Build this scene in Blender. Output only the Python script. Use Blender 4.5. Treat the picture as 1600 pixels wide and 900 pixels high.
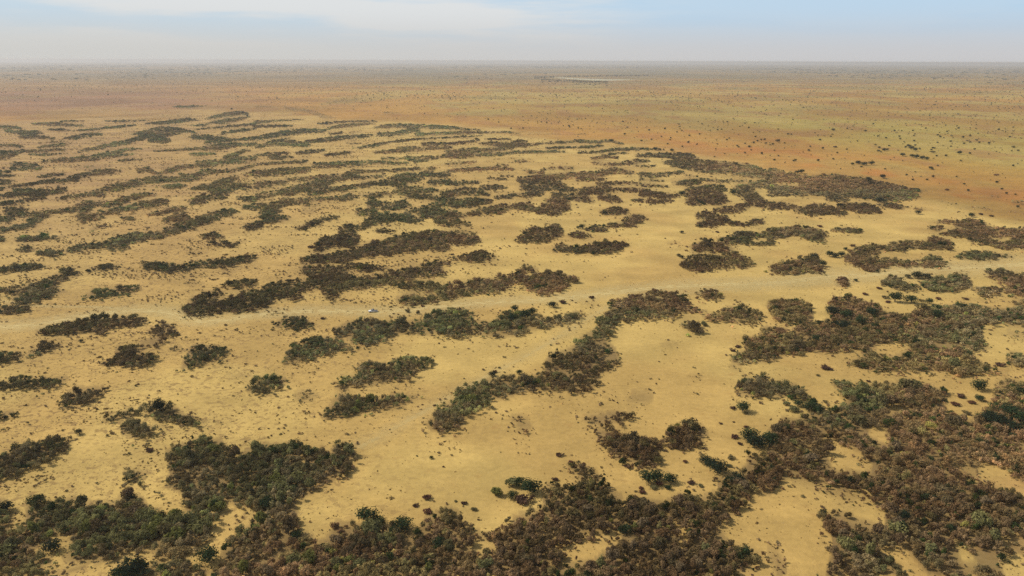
import bpy, math, random
import numpy as np
from mathutils import Matrix, Vector
R = math.radians
rng = np.random.default_rng(7); random.seed(7)
SC = bpy.context.scene; COL = SC.collection
for o in list(bpy.data.objects): bpy.data.objects.remove(o)

# ------------------------------------------------------------------ camera, sky, sun, exposure
CAM_H = 140.0; HFOV = 66.0; F = 800 / math.tan(R(HFOV / 2)); HOR = 95.0; ROLL = 0.0036
SUN_EL, SUN_AZ = 43.0, -72.0          # azimuth from +Y (view direction), negative = left
EXPOSURE = 0.0
p = math.atan((450 - HOR) / F)
fwd = np.array([0, math.cos(p), -math.sin(p)]); r0 = np.array([1.0, 0, 0]); u0 = np.cross(r0, fwd)
rt = r0 * math.cos(ROLL) + u0 * math.sin(ROLL); up = -r0 * math.sin(ROLL) + u0 * math.cos(ROLL)
cd = bpy.data.cameras.new('camera'); cam = bpy.data.objects.new('camera', cd); COL.objects.link(cam)
cam.matrix_world = Matrix(((rt[0], up[0], -fwd[0], 0), (rt[1], up[1], -fwd[1], 0), (rt[2], up[2], -fwd[2], CAM_H), (0, 0, 0, 1)))
cd.angle = R(HFOV); cd.clip_start = 1; cd.clip_end = 200000; SC.camera = cam

W = bpy.data.worlds.new('World'); SC.world = W; W.use_nodes = True
nt = W.node_tree; nt.nodes.clear()
def N(nt, t, **k):
    n = nt.nodes.new(t)
    for a, b in k.items():
        if a.startswith('i_'): n.inputs[a[2:].replace('_', ' ')].default_value = b
        else: setattr(n, a, b)
    return n
def mathn(nt, op, a, b=None, clamp=False):
    n = nt.nodes.new('ShaderNodeMath'); n.operation = op; n.use_clamp = clamp
    for i, v in enumerate((a, b)):
        if v is None: continue
        if isinstance(v, (int, float)): n.inputs[i].default_value = v
        else: nt.links.new(v, n.inputs[i])
    return n.outputs[0]
def maprange(nt, v, a, b, c=0.0, d=1.0):
    n = nt.nodes.new('ShaderNodeMapRange'); n.interpolation_type = 'SMOOTHSTEP'
    nt.links.new(v, n.inputs[0])
    for i, x in zip((1, 2, 3, 4), (a, b, c, d)): n.inputs[i].default_value = x
    return n.outputs[0]
def mixc(nt, f, a, b, mode='MIX'):
    n = nt.nodes.new('ShaderNodeMix'); n.data_type = 'RGBA'; n.blend_type = mode
    for s, v in ((0, f), (6, a), (7, b)):
        if isinstance(v, (int, float)): n.inputs[s].default_value = v
        elif isinstance(v, tuple): n.inputs[s].default_value = (*v, 1)
        else: nt.links.new(v, n.inputs[s])
    return n.outputs[2]
sky = N(nt, 'ShaderNodeTexSky', sky_type='NISHITA', sun_disc=False, sun_elevation=R(SUN_EL), sun_rotation=R(SUN_AZ),
        altitude=100, air_density=1.0, dust_density=2.5, ozone_density=1.5)
tc = N(nt, 'ShaderNodeTexCoord'); sep = N(nt, 'ShaderNodeSeparateXYZ'); nt.links.new(tc.outputs['Generated'], sep.inputs[0])
el = mathn(nt, 'MAXIMUM', sep.outputs[2], 0.0)
# thin cloud sheet and dust layer: noise on direction, stretched along the horizon
mp = N(nt, 'ShaderNodeMapping'); mp.inputs['Scale'].default_value = (3.2, 3.2, 30); mp.inputs['Location'].default_value = (0.35, 0.2, 0.1)
nt.links.new(tc.outputs['Generated'], mp.inputs[0])
nz = N(nt, 'ShaderNodeTexNoise', i_Scale=1.0, i_Detail=5.0, i_Roughness=0.5); nt.links.new(mp.outputs[0], nz.inputs[0])
cl = maprange(nt, nz.outputs[0], 0.42, 0.58)
leftness = maprange(nt, sep.outputs[0], 0.22, 0.0, 0.15, 1.0)
cl = mathn(nt, 'MULTIPLY', cl, leftness)
veil = maprange(nt, el, 0.10, 0.45, 1.0, 0.0)
blue = mixc(nt, maprange(nt, sep.outputs[0], -0.5, 0.5), (5.6, 6.9, 7.9), (4.7, 6.5, 8.2))
col = mixc(nt, veil, sky.outputs[0], blue)
col = mixc(nt, mathn(nt, 'MULTIPLY', cl, 0.9), col, (7.5, 7.6, 7.55))
dust = maprange(nt, el, 0.004, 0.066, 1.0, 0.0)
col = mixc(nt, dust, col, mixc(nt, maprange(nt, sep.outputs[0], -0.5, 0.5), (6.2, 6.15, 5.9), (5.85, 5.85, 5.95)))
bg = N(nt, 'ShaderNodeBackground', i_Strength=0.1); nt.links.new(col, bg.inputs[0])
wo = N(nt, 'ShaderNodeOutputWorld'); nt.links.new(bg.outputs[0], wo.inputs[0])
sd = bpy.data.lights.new('sun', 'SUN'); sd.energy = 4.2; sd.angle = R(0.5); sd.color = (1, 0.95, 0.86)
so = bpy.data.objects.new('sun', sd); COL.objects.link(so)
sv = Vector((math.sin(R(SUN_AZ)) * math.cos(R(SUN_EL)), math.cos(R(SUN_AZ)) * math.cos(R(SUN_EL)), math.sin(R(SUN_EL))))
so.rotation_euler = sv.to_track_quat('Z', 'Y').to_euler(); so.location = (0, 0, 200)
SC.view_settings.view_transform = 'Standard'; SC.view_settings.look = 'None'; SC.view_settings.exposure = EXPOSURE; SC.view_settings.gamma = 1
SC.render.engine = 'CYCLES'; SC.cycles.max_bounces = 4; SC.cycles.diffuse_bounces = 2; SC.cycles.volume_bounces = 1
SC.cycles.transparent_max_bounces = 8; SC.cycles.use_denoising = False

# ------------------------------------------------------------------ photo pixel (1600x900) <-> ground metres
def ground(px, py, z=0.0):
    px = np.asarray(px, float); py = np.asarray(py, float)
    d = fwd[:, None] + rt[:, None] * ((px.ravel() - 800) / F) + up[:, None] * ((450 - py.ravel()) / F)
    t = (z - CAM_H) / np.minimum(d[2], -1e-4)
    return d[0] * t, d[1] * t
def pixel(x, y, z):
    v = np.stack([x, y, z - CAM_H + 0 * x]); w = np.maximum(fwd @ v, 1e-3)
    return 800 + F * (rt @ v) / w, 450 - F * (up @ v) / w, w
def vnoise(x, y, scale, seed, octs=3):
    out = 0; amp = 1; tot = 0
    for k in range(octs):
        g = np.random.default_rng(seed * 13 + k).random((256, 256))
        u = x / scale * 2**k + 1000.3; v = y / scale * 2**k + 1000.7
        i = np.floor(u).astype(int); j = np.floor(v).astype(int); a = u - i; b = v - j
        a = a * a * (3 - 2 * a); b = b * b * (3 - 2 * b); i0, i1, j0, j1 = i & 255, (i + 1) & 255, j & 255, (j + 1) & 255
        out = out + amp * ((g[i0, j0] * (1 - a) + g[i1, j0] * a) * (1 - b) + (g[i0, j1] * (1 - a) + g[i1, j1] * a) * b)
        tot += amp; amp *= 0.5
    return out / tot

# ------------------------------------------------------------------ the thicket bands, read tile by tile off the photo
# each tile: origin; S = spine x,y,half height; s = the same but sparse; P = outline; p = sparse outline; H = clearing (units: quarter pixels)
TILES = {
(0, 80): """
s 30,287,5 120,286,11 215,286,4
s 950,346,3 1050,333,4 1130,330,4
S 1080,348,4 1150,348,11 1230,346,7 1290,340,3
s 1000,405,3 1120,400,4 1240,402,4
s 540,413,5 640,412,5
S 380,440,7 520,436,5
S 640,438,4 780,437,6 930,430,3
S 200,455,8 330,455,15 420,462,9 540,468,4
S 0,475,14 100,477,11 150,485,3
S 40,500,9 120,510,13 220,508,16 260,512,8
S 130,535,13 200,535,15 290,540,10 350,548,4
S 490,495,5 620,485,8 760,472,10 850,462,5
S 300,490,8 380,492,10 470,497,4
S 400,545,7 480,538,18 560,520,16 640,518,7
s 550,560,5 620,560,10 700,550,4
S 230,575,3 330,565,5 420,562,3
S 0,590,9 90,590,11 150,600,5
S 240,600,7 330,590,11 430,583,7
S 0,650,34 60,645,28 110,640,10
S 80,628,11 200,625,11 330,618,9 450,615,3
S 170,648,5 300,645,9 420,640,3
s 770,505,8 850,503,7
S 820,520,5 900,510,18 960,500,26 1060,490,22 1120,495,18 1230,510,5
S 910,455,7 1000,450,13 1100,440,17 1180,428,13 1240,432,5
S 930,560,9 1000,555,26 1060,560,16
S 490,625,6 600,605,12 700,585,14 790,570,18 870,545,16 950,530,14 1050,520,14 1130,515,8
S 1180,465,5 1280,462,6 1330,445,9 1400,440,20 1480,430,15 1560,410,6
S 1280,425,5 1350,410,14 1420,395,17 1500,388,15 1550,390,8
S 1210,490,4 1350,480,7 1450,470,7 1600,455,12
S 1200,535,16 1290,540,20 1400,545,11 1440,550,4
S 1380,515,9 1480,500,11 1600,485,9
S 960,625,5 1100,618,7 1250,610,11 1350,600,22 1450,590,18 1500,580,9
S 1280,575,11 1400,560,11 1500,552,9 1600,545,11
S 1190,645,9 1260,643,13 1330,640,6
S 1500,590,8 1600,580,13
S 270,690,7 400,680,15 520,672,16 650,660,14 780,648,9 850,640,4
S 560,660,8 680,635,12 800,615,10 890,610,4
S 70,705,12 160,708,12 240,715,7
S 60,735,9 150,732,9 260,728,9
S 740,685,6 810,680,9 880,678,4
s 1000,705,8 1050,703,8 1090,705,4
s 1110,680,6 1180,680,4
s 480,730,6 560,722,8 700,715,6
S 230,785,6 340,770,14 400,765,10
S 400,800,12 500,780,18 600,760,18 700,745,14 740,748,5
S 0,755,9 70,750,7
S 0,778,10 80,775,8
S 0,820,16 80,808,10
S 240,820,7 320,812,13 400,805,9
S 0,860,11 120,840,9 240,820,7
s 740,732,5 850,730,6
s 420,815,6 520,805,6 600,800,4
S 600,870,12 740,840,13 850,825,27 950,800,16 1080,800,16 1200,785,22 1290,755,20 1350,750,10
S 860,745,14 920,740,16 990,765,10
S 1010,755,10 1100,735,20 1160,720,14 1230,720,7
S 1220,710,22 1300,700,22 1400,690,22 1500,680,22 1600,668,13
S 1400,660,9 1480,640,17 1550,620,8
S 1350,755,10 1480,740,14 1600,710,9
S 1000,850,7 1090,840,16 1160,838,8
S 1190,860,5 1330,830,17 1450,800,17 1490,790,7
S 1350,855,16 1480,845,22 1600,842,15
S 1520,770,10 1600,765,12
S 350,860,15 400,858,12
S 80,870,8 200,868,9 360,870,9
""",
(400, 80): """
s 0,350,10 60,348,10 120,350,4
s 180,350,10 230,362,17 300,370,15 370,390,18 430,410,18 500,415,5
s 440,322,4 560,310,10 640,300,8
s 800,385,10 850,385,12 890,385,6
s 80,122,3 180,130,6 240,128,3
s 520,130,3 650,125,5 800,123,4 1000,125,2
s 740,148,4 840,150,3
S 0,445,14 100,438,7 200,432,5 300,425,3
S 0,470,11 100,470,10 220,465,8
S 380,455,5 450,450,10 540,440,7 740,438,5 760,440,3
S 430,490,7 520,470,13 640,460,9 740,450,4
S 0,545,17 80,530,19 180,512,19 300,500,17 430,498,11
S 460,515,7 540,512,7
s 590,505,8 660,500,5
S 740,478,7 800,470,14 900,465,17 1000,470,15 1150,475,14 1260,482,12 1340,490,7 1400,493,5
S 760,520,16 850,520,15 950,500,17 1020,495,9
S 1000,520,13 1120,515,10 1300,510,10 1450,508,7 1600,505,5
S 0,600,9 100,575,20 200,570,26 300,585,18 330,590,9
S 300,570,13 450,550,15 550,540,15 680,530,14 730,525,7
S 570,578,7 640,575,5
S 600,610,5 700,595,12 800,575,10 950,555,7 1100,545,7 1280,535,5 1420,525,4
S 880,605,9 960,600,10 1030,605,7
S 740,632,7 820,628,13 950,620,12 1100,608,10 1220,600,7
S 1040,580,12 1100,582,15 1200,580,10 1300,570,12 1390,555,7
S 0,650,9 100,640,9 200,635,7
S 80,660,10 150,665,17 230,658,7
S 250,635,8 340,628,15 430,620,8
s 260,658,6 330,658,5
S 420,650,7 500,642,12 600,632,10
S 1400,580,7 1470,575,14 1560,590,17 1600,588,18
S 1430,548,6 1590,550,5
S 1190,625,12 1300,620,15 1450,615,13 1600,608,7
S 1130,662,8 1200,652,15 1350,648,14 1500,645,13 1600,638,8
S 780,672,5 860,668,10 910,670,5
S 930,665,10 1000,680,22 1080,668,17 1140,665,7
S 1180,705,5 1280,698,9 1380,688,5
s 1220,665,8 1300,665,8
S 0,708,7 120,700,7 320,688,7
S 350,715,17 500,708,19 650,702,17 720,690,12 850,702,10 950,700,7
S 0,765,24 120,760,26 220,745,24 330,740,18
S 180,805,10 270,800,13 400,785,12 520,770,7
S 600,750,12 750,750,10 850,745,9 1000,735,12 1050,730,6
S 300,850,22 420,820,26 520,790,22 600,775,22 640,785,13
S 640,795,8 800,780,10
S 500,860,10 620,840,10 700,825,15 850,825,16 1000,800,22 1080,750,22 1110,730,13
S 830,790,10 930,785,22 1000,770,13
S 1080,780,13 1180,765,17 1230,745,15 1300,740,11 1480,732,11 1600,735,8
S 1490,712,5 1580,710,5
S 1100,810,9 1200,820,17 1300,825,13 1400,818,5
S 1450,795,7 1560,800,8
S 1530,780,8 1600,780,8
S 0,830,17 100,825,15 190,820,9
S 160,880,10 320,855,13
S 870,865,13 1000,860,16 1140,870,7
S 1280,870,13 1380,870,17 1400,870,8
S 1410,855,10 1490,850,14 1560,850,7
""",
(800, 80): """
s 160,165,9 220,170,14 300,175,7
s 290,190,5 380,190,9 500,185,5 600,180,4
s 560,160,4 700,155,5 840,150,4
s 310,140,7 400,140,5
s 0,515,10 50,518,12
s 100,520,4 300,517,5
s 380,522,4 460,515,8
S 0,570,8 60,562,13 90,570,8
S 0,590,15 80,590,15 180,578,7
S 190,575,5 300,568,9 400,563,10 520,565,10 630,562,10 690,580,8
S 210,605,7 350,600,9 500,598,9 570,590,7
S 0,632,13 150,628,10 300,630,7 340,630,3
S 410,635,7 550,628,9 660,612,12 800,610,10 900,610,6 950,618,3
S 600,642,5 720,636,7
S 500,670,9 580,660,13 660,665,7
S 780,650,9 900,650,15 1020,652,22 1120,655,17 1160,665,7
S 510,700,9 640,710,10 760,690,17 850,685,12
S 760,720,5 900,715,5
P 940,690 1040,665 1180,672 1280,682 1400,690 1500,705 1600,745 1600,800 1480,790 1380,770 1200,765 1080,740 980,715
S 20,688,7 100,688,5
S 180,740,7 280,730,10 380,728,8
s 340,742,6
S 70,745,7 120,752,10 200,760,8
S 30,800,13 100,800,20 200,790,20 300,780,20 420,770,18 540,765,18 650,745,18 750,760,15
S 60,850,17 150,835,30 230,830,26 300,815,17
S 400,800,11 500,800,11 580,800,7
S 800,770,17 900,775,15 1000,765,13 1070,755,7
S 1080,778,7 1150,780,4
S 540,825,8 700,820,8 850,835,8 980,850,4
S 800,800,7 900,810,7 950,810,4
S 1000,820,10 1080,825,15 1170,818,11
S 1180,800,7 1300,812,12 1470,808,5
S 410,865,8 550,865,10 620,850,7
S 660,870,9 800,865,12 860,870,6
S 1080,870,10 1200,855,16 1340,865,9
S 1400,855,17 1500,845,17 1600,835,15
""",
(1200, 80): """
P 0,728 60,735 130,762 260,775 430,765 600,790 780,825 880,850 1000,872 1000,880 0,880
H 30,825 90,820 210,835 200,850 80,848
s 880,545 900,545
""",
(0, 280): """
S 740,40,17 850,20,15 1000,10,12 1200,5,8
S 600,70,17 700,65,15 800,55,8
S 530,95,10 600,85,18 650,95,10
S 380,125,12 440,110,15 520,100,10
S 1000,50,6 1080,42,14 1160,38,7
S 80,90,16 170,85,17 280,90,17 400,65,12
S 180,120,10 280,115,10
S 0,105,7 80,100,9
S 0,150,10 120,140,12 220,120,12
S 640,165,9 720,150,17 800,120,17 900,95,12 980,100,7
S 620,215,6 700,200,14 800,180,17 900,160,22 1000,145,19 1050,130,7
S 40,190,12 110,188,14 180,185,6
S 30,220,7 120,220,12 250,215,12 350,200,12 450,190,14 470,195,7
S 470,165,12 540,165,28 590,155,17 630,140,6
S 490,220,30 560,235,30 650,240,9
s 440,275,8 520,262,14
S 0,255,17 80,245,12
S 180,265,16 260,240,19 300,230,10
S 0,325,14 80,305,14 170,290,17 230,275,14
S 760,240,6 800,250,14 840,252,6
S 560,318,6 610,300,16 670,290,7
S 920,220,7 980,212,12 1040,200,7
S 1040,185,12 1110,182,13 1165,180,7
S 1190,62,6 1300,60,9 1330,50,10
S 1320,90,26 1380,80,46 1430,75,26
S 1190,145,18 1240,130,26 1300,115,18
S 1330,20,10 1450,8,9
S 1400,45,19 1500,40,19 1600,45,19
S 1020,262,9 1090,240,27 1160,235,22 1190,245,9
S 410,450,9 500,428,19 600,415,17 700,395,25 800,375,28 900,360,22 1000,345,22 1100,310,27 1200,280,32 1300,240,32 1400,210,26 1470,200,10
S 700,430,13 760,425,20 810,425,8
S 1480,115,9 1540,125,15 1600,120,17
S 1510,180,10 1600,175,14
S 1530,300,22 1600,295,22
S 100,375,13 170,375,17 250,375,9
S 260,370,7 330,365,9 400,355,5
s 230,325,10 270,328,10 320,325,4
S 0,370,14 30,370,9
S 110,445,9 170,438,17 225,435,7
S 230,470,9 300,460,22 380,462,8
S 1250,360,11 1330,355,19 1400,355,8
S 1300,405,6 1400,405,15 1480,405,9
s 1480,385,10 1540,382,10
s 1170,460,8 1215,458,15 1260,460,6
S 0,575,17 100,560,17 220,545,15 310,545,6
S 550,570,4 640,548,13 740,535,7
S 880,530,13 950,540,24 1050,555,28 1130,560,19 1200,545,21 1330,525,27 1450,520,19 1550,495,18 1600,490,11
s 1390,580,14 1450,580,12 1510,575,8
S 0,690,13 100,690,15 250,660,24 330,640,33 400,600,33 460,590,21 495,600,8
S 80,760,19 160,740,33 250,720,38 320,700,28 400,700,11
S 0,810,28 60,815,28 120,820,20 170,790,18
S 540,735,6 580,720,24 700,710,24 780,695,28 850,680,23 880,675,10
s 690,675,8 740,675,8
s 1160,655,15 1215,650,22 1270,650,8
S 1420,660,13 1500,650,20 1600,635,14
S 1130,820,18 1180,815,38 1300,810,48 1400,790,43 1500,770,52 1600,750,55
S 1180,755,12 1280,730,24 1360,705,19 1400,705,9
""",
(400, 280): """
S 0,45,17 100,30,17 180,25,10
S 0,110,17 100,90,17 200,70,15
S 170,80,20 320,50,26 450,30,21
S 0,165,12 100,155,12 170,165,21
S 320,90,15 400,70,21 500,60,13
S 160,135,21 240,140,21 320,135,17
S 340,130,10 500,120,12
S 520,120,17 580,110,21 630,115,10
s 290,160,8 340,165,14 400,168,8
S 500,60,12 620,45,12 700,30,15 800,22,17 950,30,12
S 1080,15,15 1200,20,13 1300,22,11 1400,15,5
S 20,220,17 80,200,36 140,180,26 160,160,17
S 0,290,26 40,280,17
S 50,250,21 120,245,27 200,240,10
s 290,200,12 360,208,8
S 240,310,8 300,295,15 380,265,17 450,245,15 520,235,6
S 670,100,12 750,92,16 850,95,12
S 700,150,46 740,150,36
S 630,205,18 700,205,22 760,210,12
S 740,155,18 850,155,12
S 790,180,9 850,170,22 930,150,27 960,160,8
S 870,80,18 960,72,25 1050,65,18 1140,72,6
S 940,108,9 1050,110,14 1150,120,17 1250,115,10
S 1160,90,12 1300,75,22 1400,80,22 1460,95,8
S 1150,140,13 1250,150,26 1350,150,26 1400,150,10
S 1390,140,17 1470,135,13
S 1410,45,10 1490,48,14 1560,52,8
S 1490,115,9 1600,105,14
S 640,300,13 700,275,28 760,245,32 850,235,22 950,225,13 1040,250,8
S 900,250,10 980,255,18 1040,250,10
S 940,205,12 1050,180,16 1150,160,22
S 1030,210,22 1120,220,27 1200,215,27 1280,225,17
S 1120,260,17 1200,265,27 1270,270,20 1330,290,10
S 1300,225,12 1400,200,18 1500,185,27 1600,175,18
S 520,320,22 580,310,32 620,310,22
S 360,420,8 400,400,28 500,385,38 580,380,42 640,375,28
s 340,450,10 390,450,16 450,448,6
S 750,325,9 800,318,15 860,320,6
S 280,515,14 360,500,24 450,495,26 560,480,33 650,450,33 800,430,42 900,400,52 1000,390,55 1100,375,46 1200,375,42 1300,365,42 1370,370,28 1400,375,8
S 1050,425,14 1130,435,21 1210,435,8
S 560,545,14 650,552,19 750,555,19 830,555,9
S 1240,495,9 1330,490,21 1420,475,33 1500,490,9
s 970,525,10 1000,525,8
S 280,565,19 380,590,43 480,590,43 560,590,33
S 0,750,38 80,710,56 200,680,46 320,660,36 400,650,28
S 180,740,20 290,740,12
P 390,640 560,560 620,620 600,690 540,700 500,750 430,755 400,700
S 560,640,43 650,650,38 750,640,33 870,610,38 1000,580,28 1080,560,46 1150,560,42 1180,590,12
S 1140,520,14 1220,520,8
S 890,670,14 1000,670,28 1080,670,33 1150,690,28 1230,700,38 1350,680,42 1500,660,42 1600,640,38
S 880,755,19 960,750,33 1060,755,20 1150,740,20 1300,720,20 1450,700,12
s 0,820,25 100,815,28 180,815,8
""",
(800, 280): """
S 0,95,12 130,100,10
S 0,170,17 100,165,26 140,180,17
S 150,195,18 230,170,46 300,170,46 360,165,18
S 60,20,26 150,30,42 250,30,34 350,60,21 400,65,9
S 100,90,26 200,70,26
S 260,110,26 350,115,21 450,110,34 510,140,10
S 440,70,21 550,70,26 620,60,17
S 540,110,12 620,120,27 680,130,13
S 540,35,12 700,20,10 850,35,10 970,45,6
S 620,60,6 750,60,9 800,65,8
S 800,95,9 870,90,20 960,100,16 1050,105,8
S 760,130,9 880,140,12 950,130,18 1000,130,9
S 1000,20,8 1080,15,12 1170,12,9
P 1060,85 1180,45 1280,50 1330,90 1360,140 1300,160 1100,165 1080,140 1100,120
S 1220,40,17 1340,60,8
S 1390,60,22 1450,80,46 1500,120,50 1560,140,36 1600,160,18
S 1260,195,8 1400,185,22 1480,170,18
S 1480,30,18 1600,30,26
S 550,205,8 600,200,18 660,200,24 720,200,14
S 580,290,8 680,280,17 760,255,36 830,240,13
S 1150,225,13 1220,220,24 1280,225,11
S 1160,280,13 1260,270,30 1340,250,24 1370,280,13 1480,282,11 1520,265,19 1580,268,8
S 40,375,18 120,350,47 200,350,42 270,330,46 310,330,18
S 345,350,8 430,345,24 490,355,8
S 470,305,8 525,303,21 570,315,6
S 260,440,14 310,420,28 350,430,18 410,440,11
S 400,440,12 500,430,33 600,425,28 700,415,15 720,415,6
s 970,400,8 1060,402,6
S 1120,430,14 1200,410,36 1300,420,24 1380,435,8
S 1060,530,18 1130,520,47 1200,520,47 1300,520,38 1400,500,47 1450,520,42 1510,535,9
P 1300,365 1440,330 1600,325 1600,365 1490,370 1460,390 1600,385 1600,410 1400,415 1340,400
S 40,570,14 90,560,27 155,560,9
S 80,660,28 150,650,56 230,650,66 300,635,52 360,630,28 400,630,6
S 0,620,28 50,620,28 100,620,12
S 1170,715,19 1230,720,33 1300,735,19
P 625,760 740,720 940,690 1080,720 1110,760 1100,800 1230,820 1150,835 900,850 800,880 530,880 600,840
s 440,780,10 500,778,15 560,780,6
""",
(1200, 280): """
P 0,0 550,0 720,15 850,45 920,90 960,115 880,130 700,140 620,120 400,110 250,100 0,110
H 40,22 200,25 180,42 60,38
S 370,125,11 500,130,11
S 0,170,27 100,165,18 180,170,14
S 180,195,18 300,185,32 400,190,23 480,215,11
S 460,170,14 560,175,27 640,180,27 700,200,11
S 690,155,8 780,168,17 850,180,8
s 920,185,8 980,188,10
s 1170,180,6 1300,180,10 1400,190,4
s 1070,135,6 1170,158,5
s 1390,105,12 1450,110,10
s 1530,140,15 1600,150,15
s 1510,200,5 1600,205,8
S 1060,265,9 1150,260,11
S 1000,300,8 1070,310,12
P 1060,345 1180,300 1130,265 1200,250 1330,255 1400,300 1600,305 1600,440 1500,435 1350,405 1250,395 1240,365 1150,355
H 1400,360 1530,365 1500,388 1420,380
S 0,340,28 100,330,28 200,325,30 300,345,38 370,340,14
S 280,375,14 360,385,8
S 0,390,18 40,395,9
S 390,315,6 500,318,15 600,328,6
P 760,390 850,375 980,385 1030,345 1100,370 1140,380 1170,430 1100,445 900,430 850,460 770,450 700,430
P 480,480 530,430 680,405 740,410 760,440 700,460 640,485 480,500
P 460,500 640,490 760,490 850,500 950,500 1000,480 1080,480 1130,520 1170,545 1080,550 900,545 760,530 700,580 620,575 540,540
S 1200,480,17 1280,480,28 1350,475,28 1440,475,15 1540,485,5
S 10,560,19 80,560,33 180,545,43 260,530,43 320,540,47 350,590,10
S 430,655,18 470,645,28 505,640,14
P 700,650 740,605 810,600 850,650 950,660 960,700 850,700 760,680
P 940,660 1000,610 1100,615 1200,590 1280,640 1270,680 1180,710 1030,695
S 1280,690,9 1350,705,28 1430,700,28 1460,700,11
P 1330,565 1450,565 1600,590 1600,740 1480,715 1490,660 1400,620
S 1540,775,12 1600,775,15
s 1190,575,12 1260,580,10
S 0,790,26 60,800,50 200,795,38 270,830,50
P 370,770 410,725 560,740 680,780 740,830 780,880 400,880
P 780,880 850,860 960,800 1150,780 1200,770 1340,780 1500,820 1600,840 1600,880
""",
(0, 480): """
S 0,10,18 60,20,24 120,25,18 170,10,16
S 1140,15,18 1300,20,26 1440,15,18 1600,5,15
S 230,150,14 350,135,33 450,140,42 550,110,42 700,100,33 850,85,33 920,85,18
S 560,160,14 700,130,14
S 940,155,18 1010,130,43 1080,150,37 1120,165,11
S 890,220,18 950,220,28 1030,210,23
S 180,295,14 250,265,33 340,245,26 380,235,11
S 0,325,33 60,310,28 130,305,9
S 730,265,23 800,260,18 900,245,11
S 630,355,8 720,330,28 820,320,47 900,320,33 960,315,18
S 1060,270,10 1130,250,8
S 1140,380,26 1180,310,57 1250,285,57 1330,290,47 1400,265,18 1430,265,8
S 0,495,24 100,470,28 200,480,37 300,475,33 420,445,14
S 370,640,8 420,580,52 500,550,52 580,540,42 650,505,13
S 650,700,14 730,695,22 800,660,33 850,650,18
S 880,630,18 950,640,37 1030,650,52 1090,660,47 1150,700,37 1220,715,23 1300,710,8
S 760,770,28 830,760,52 900,770,57 950,780,23
s 950,760,20 1020,745,14
S 0,680,23 60,660,23 110,660,9
s 1430,445,10 1500,425,20 1550,420,10
s 1360,740,10 1420,725,15 1480,700,8
""",
(400, 480): """
S 130,110,19 190,90,38 250,95,47 310,100,28 350,105,6
S 170,345,24 230,290,57 350,260,62 450,240,57 540,240,33 600,265,8
P 480,140 560,90 700,75 900,85 960,80 1050,65 1110,10 1300,0 1360,50 1370,80 1480,90 1560,30 1600,20 1600,185 1480,185 1350,170 1250,190 1170,165 1050,180 930,165 830,215 700,245 600,230 560,190 500,175
S -50,515,23 0,500,38 60,480,43 130,460,38 190,460,13
s 240,555,30 300,550,50 360,550,35 400,555,10
S 640,380,18 700,385,42 800,400,38 880,390,57 950,380,66 1050,350,33 1110,345,14
S 500,500,18 560,480,37 650,460,28 750,455,28 850,445,28
S 410,685,11 460,650,47 530,620,75 600,620,57 700,610,38 800,600,38 880,585,42 960,570,23 1010,560,8
P 1050,720 1150,640 1260,540 1330,480 1440,440 1600,420 1600,560 1480,590 1400,640 1330,680 1280,760 1180,790 1090,770
""",
(800, 480): """
P 0,20 90,40 150,60 340,50 400,10 460,60 400,95 200,130 60,160 0,185
P 540,100 600,30 700,0 800,0 850,-20 1100,-20 1230,20 1100,30 950,60 850,85 780,80 700,80 650,100 640,150 580,190 640,240 690,340 620,400 560,420 540,490 470,540 390,530 300,530 150,520 60,540 0,560 0,430 140,430 210,390 200,350 230,280 330,260 400,220 430,180 490,150
S 1060,110,14 1120,115,28 1200,135,14
P 1180,60 1300,20 1340,-10 1460,0 1580,60 1520,120 1440,110 1350,90 1250,85
P 1440,190 1540,170 1560,120 1600,100 1600,350 1500,350 1420,365 1360,330 1390,280 1460,260
s 1360,370,20 1400,390,15 1440,400,8
s 930,235,15 1030,225,15
s 720,590,8 750,560,40 830,560,55 880,560,35
s 1100,435,10 1180,430,15
S 500,710,24 600,690,30 700,680,26 750,665,8
s 440,700,20 500,700,45 600,690,45 700,680,38 760,665,10
P 520,770 620,770 720,800 870,830 940,830 930,880 560,880
S 950,830,24 1030,790,56 1100,800,66 1160,770,47 1220,790,18
P 1440,450 1550,420 1600,410 1600,570 1480,570 1400,545
s 0,690,30 50,730,60 110,740,50
""",
(1200, 480): """
P 0,0 280,0 290,70 250,100 120,110 20,60
P 0,110 120,130 180,170 290,260 200,300 60,310 40,350 0,350
P 390,60 400,0 700,0 760,40 900,40 1000,30 1000,0 1600,0 1600,120 1500,110 1340,110 1340,200 1400,260 1300,280 1250,300 1380,360 1400,400 1250,420 1050,400 900,410 700,400 560,380 480,350 600,300 580,280 630,260 520,260 430,290 300,290 200,230 150,170 200,100 330,80
H 640,262 760,215 900,220 880,258 790,298 680,292
s 1500,160,20 1600,180,25
P 1480,290 1530,270 1600,285 1600,370 1500,350
s 1400,410,20 1500,400,20
P 0,470 100,460 180,480 250,560 330,620 300,660 240,600 150,570 60,570 0,570
P 60,740 90,675 180,690 260,650 400,630 510,570 390,480 420,455 600,480 850,460 1000,480 1120,510 1140,560 1100,600 1150,680 1270,690 1400,610 1420,490 1500,440 1600,460 1600,880 0,880 0,760
H 740,590 860,618 866,640 760,632
H 345,830 480,850 450,880 350,880
H 650,740 720,740 760,840 700,880 650,880 600,850
H 970,740 1060,760 1050,790 980,770
s 1150,560 1230,540 1300,600 1180,640
""",
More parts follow.
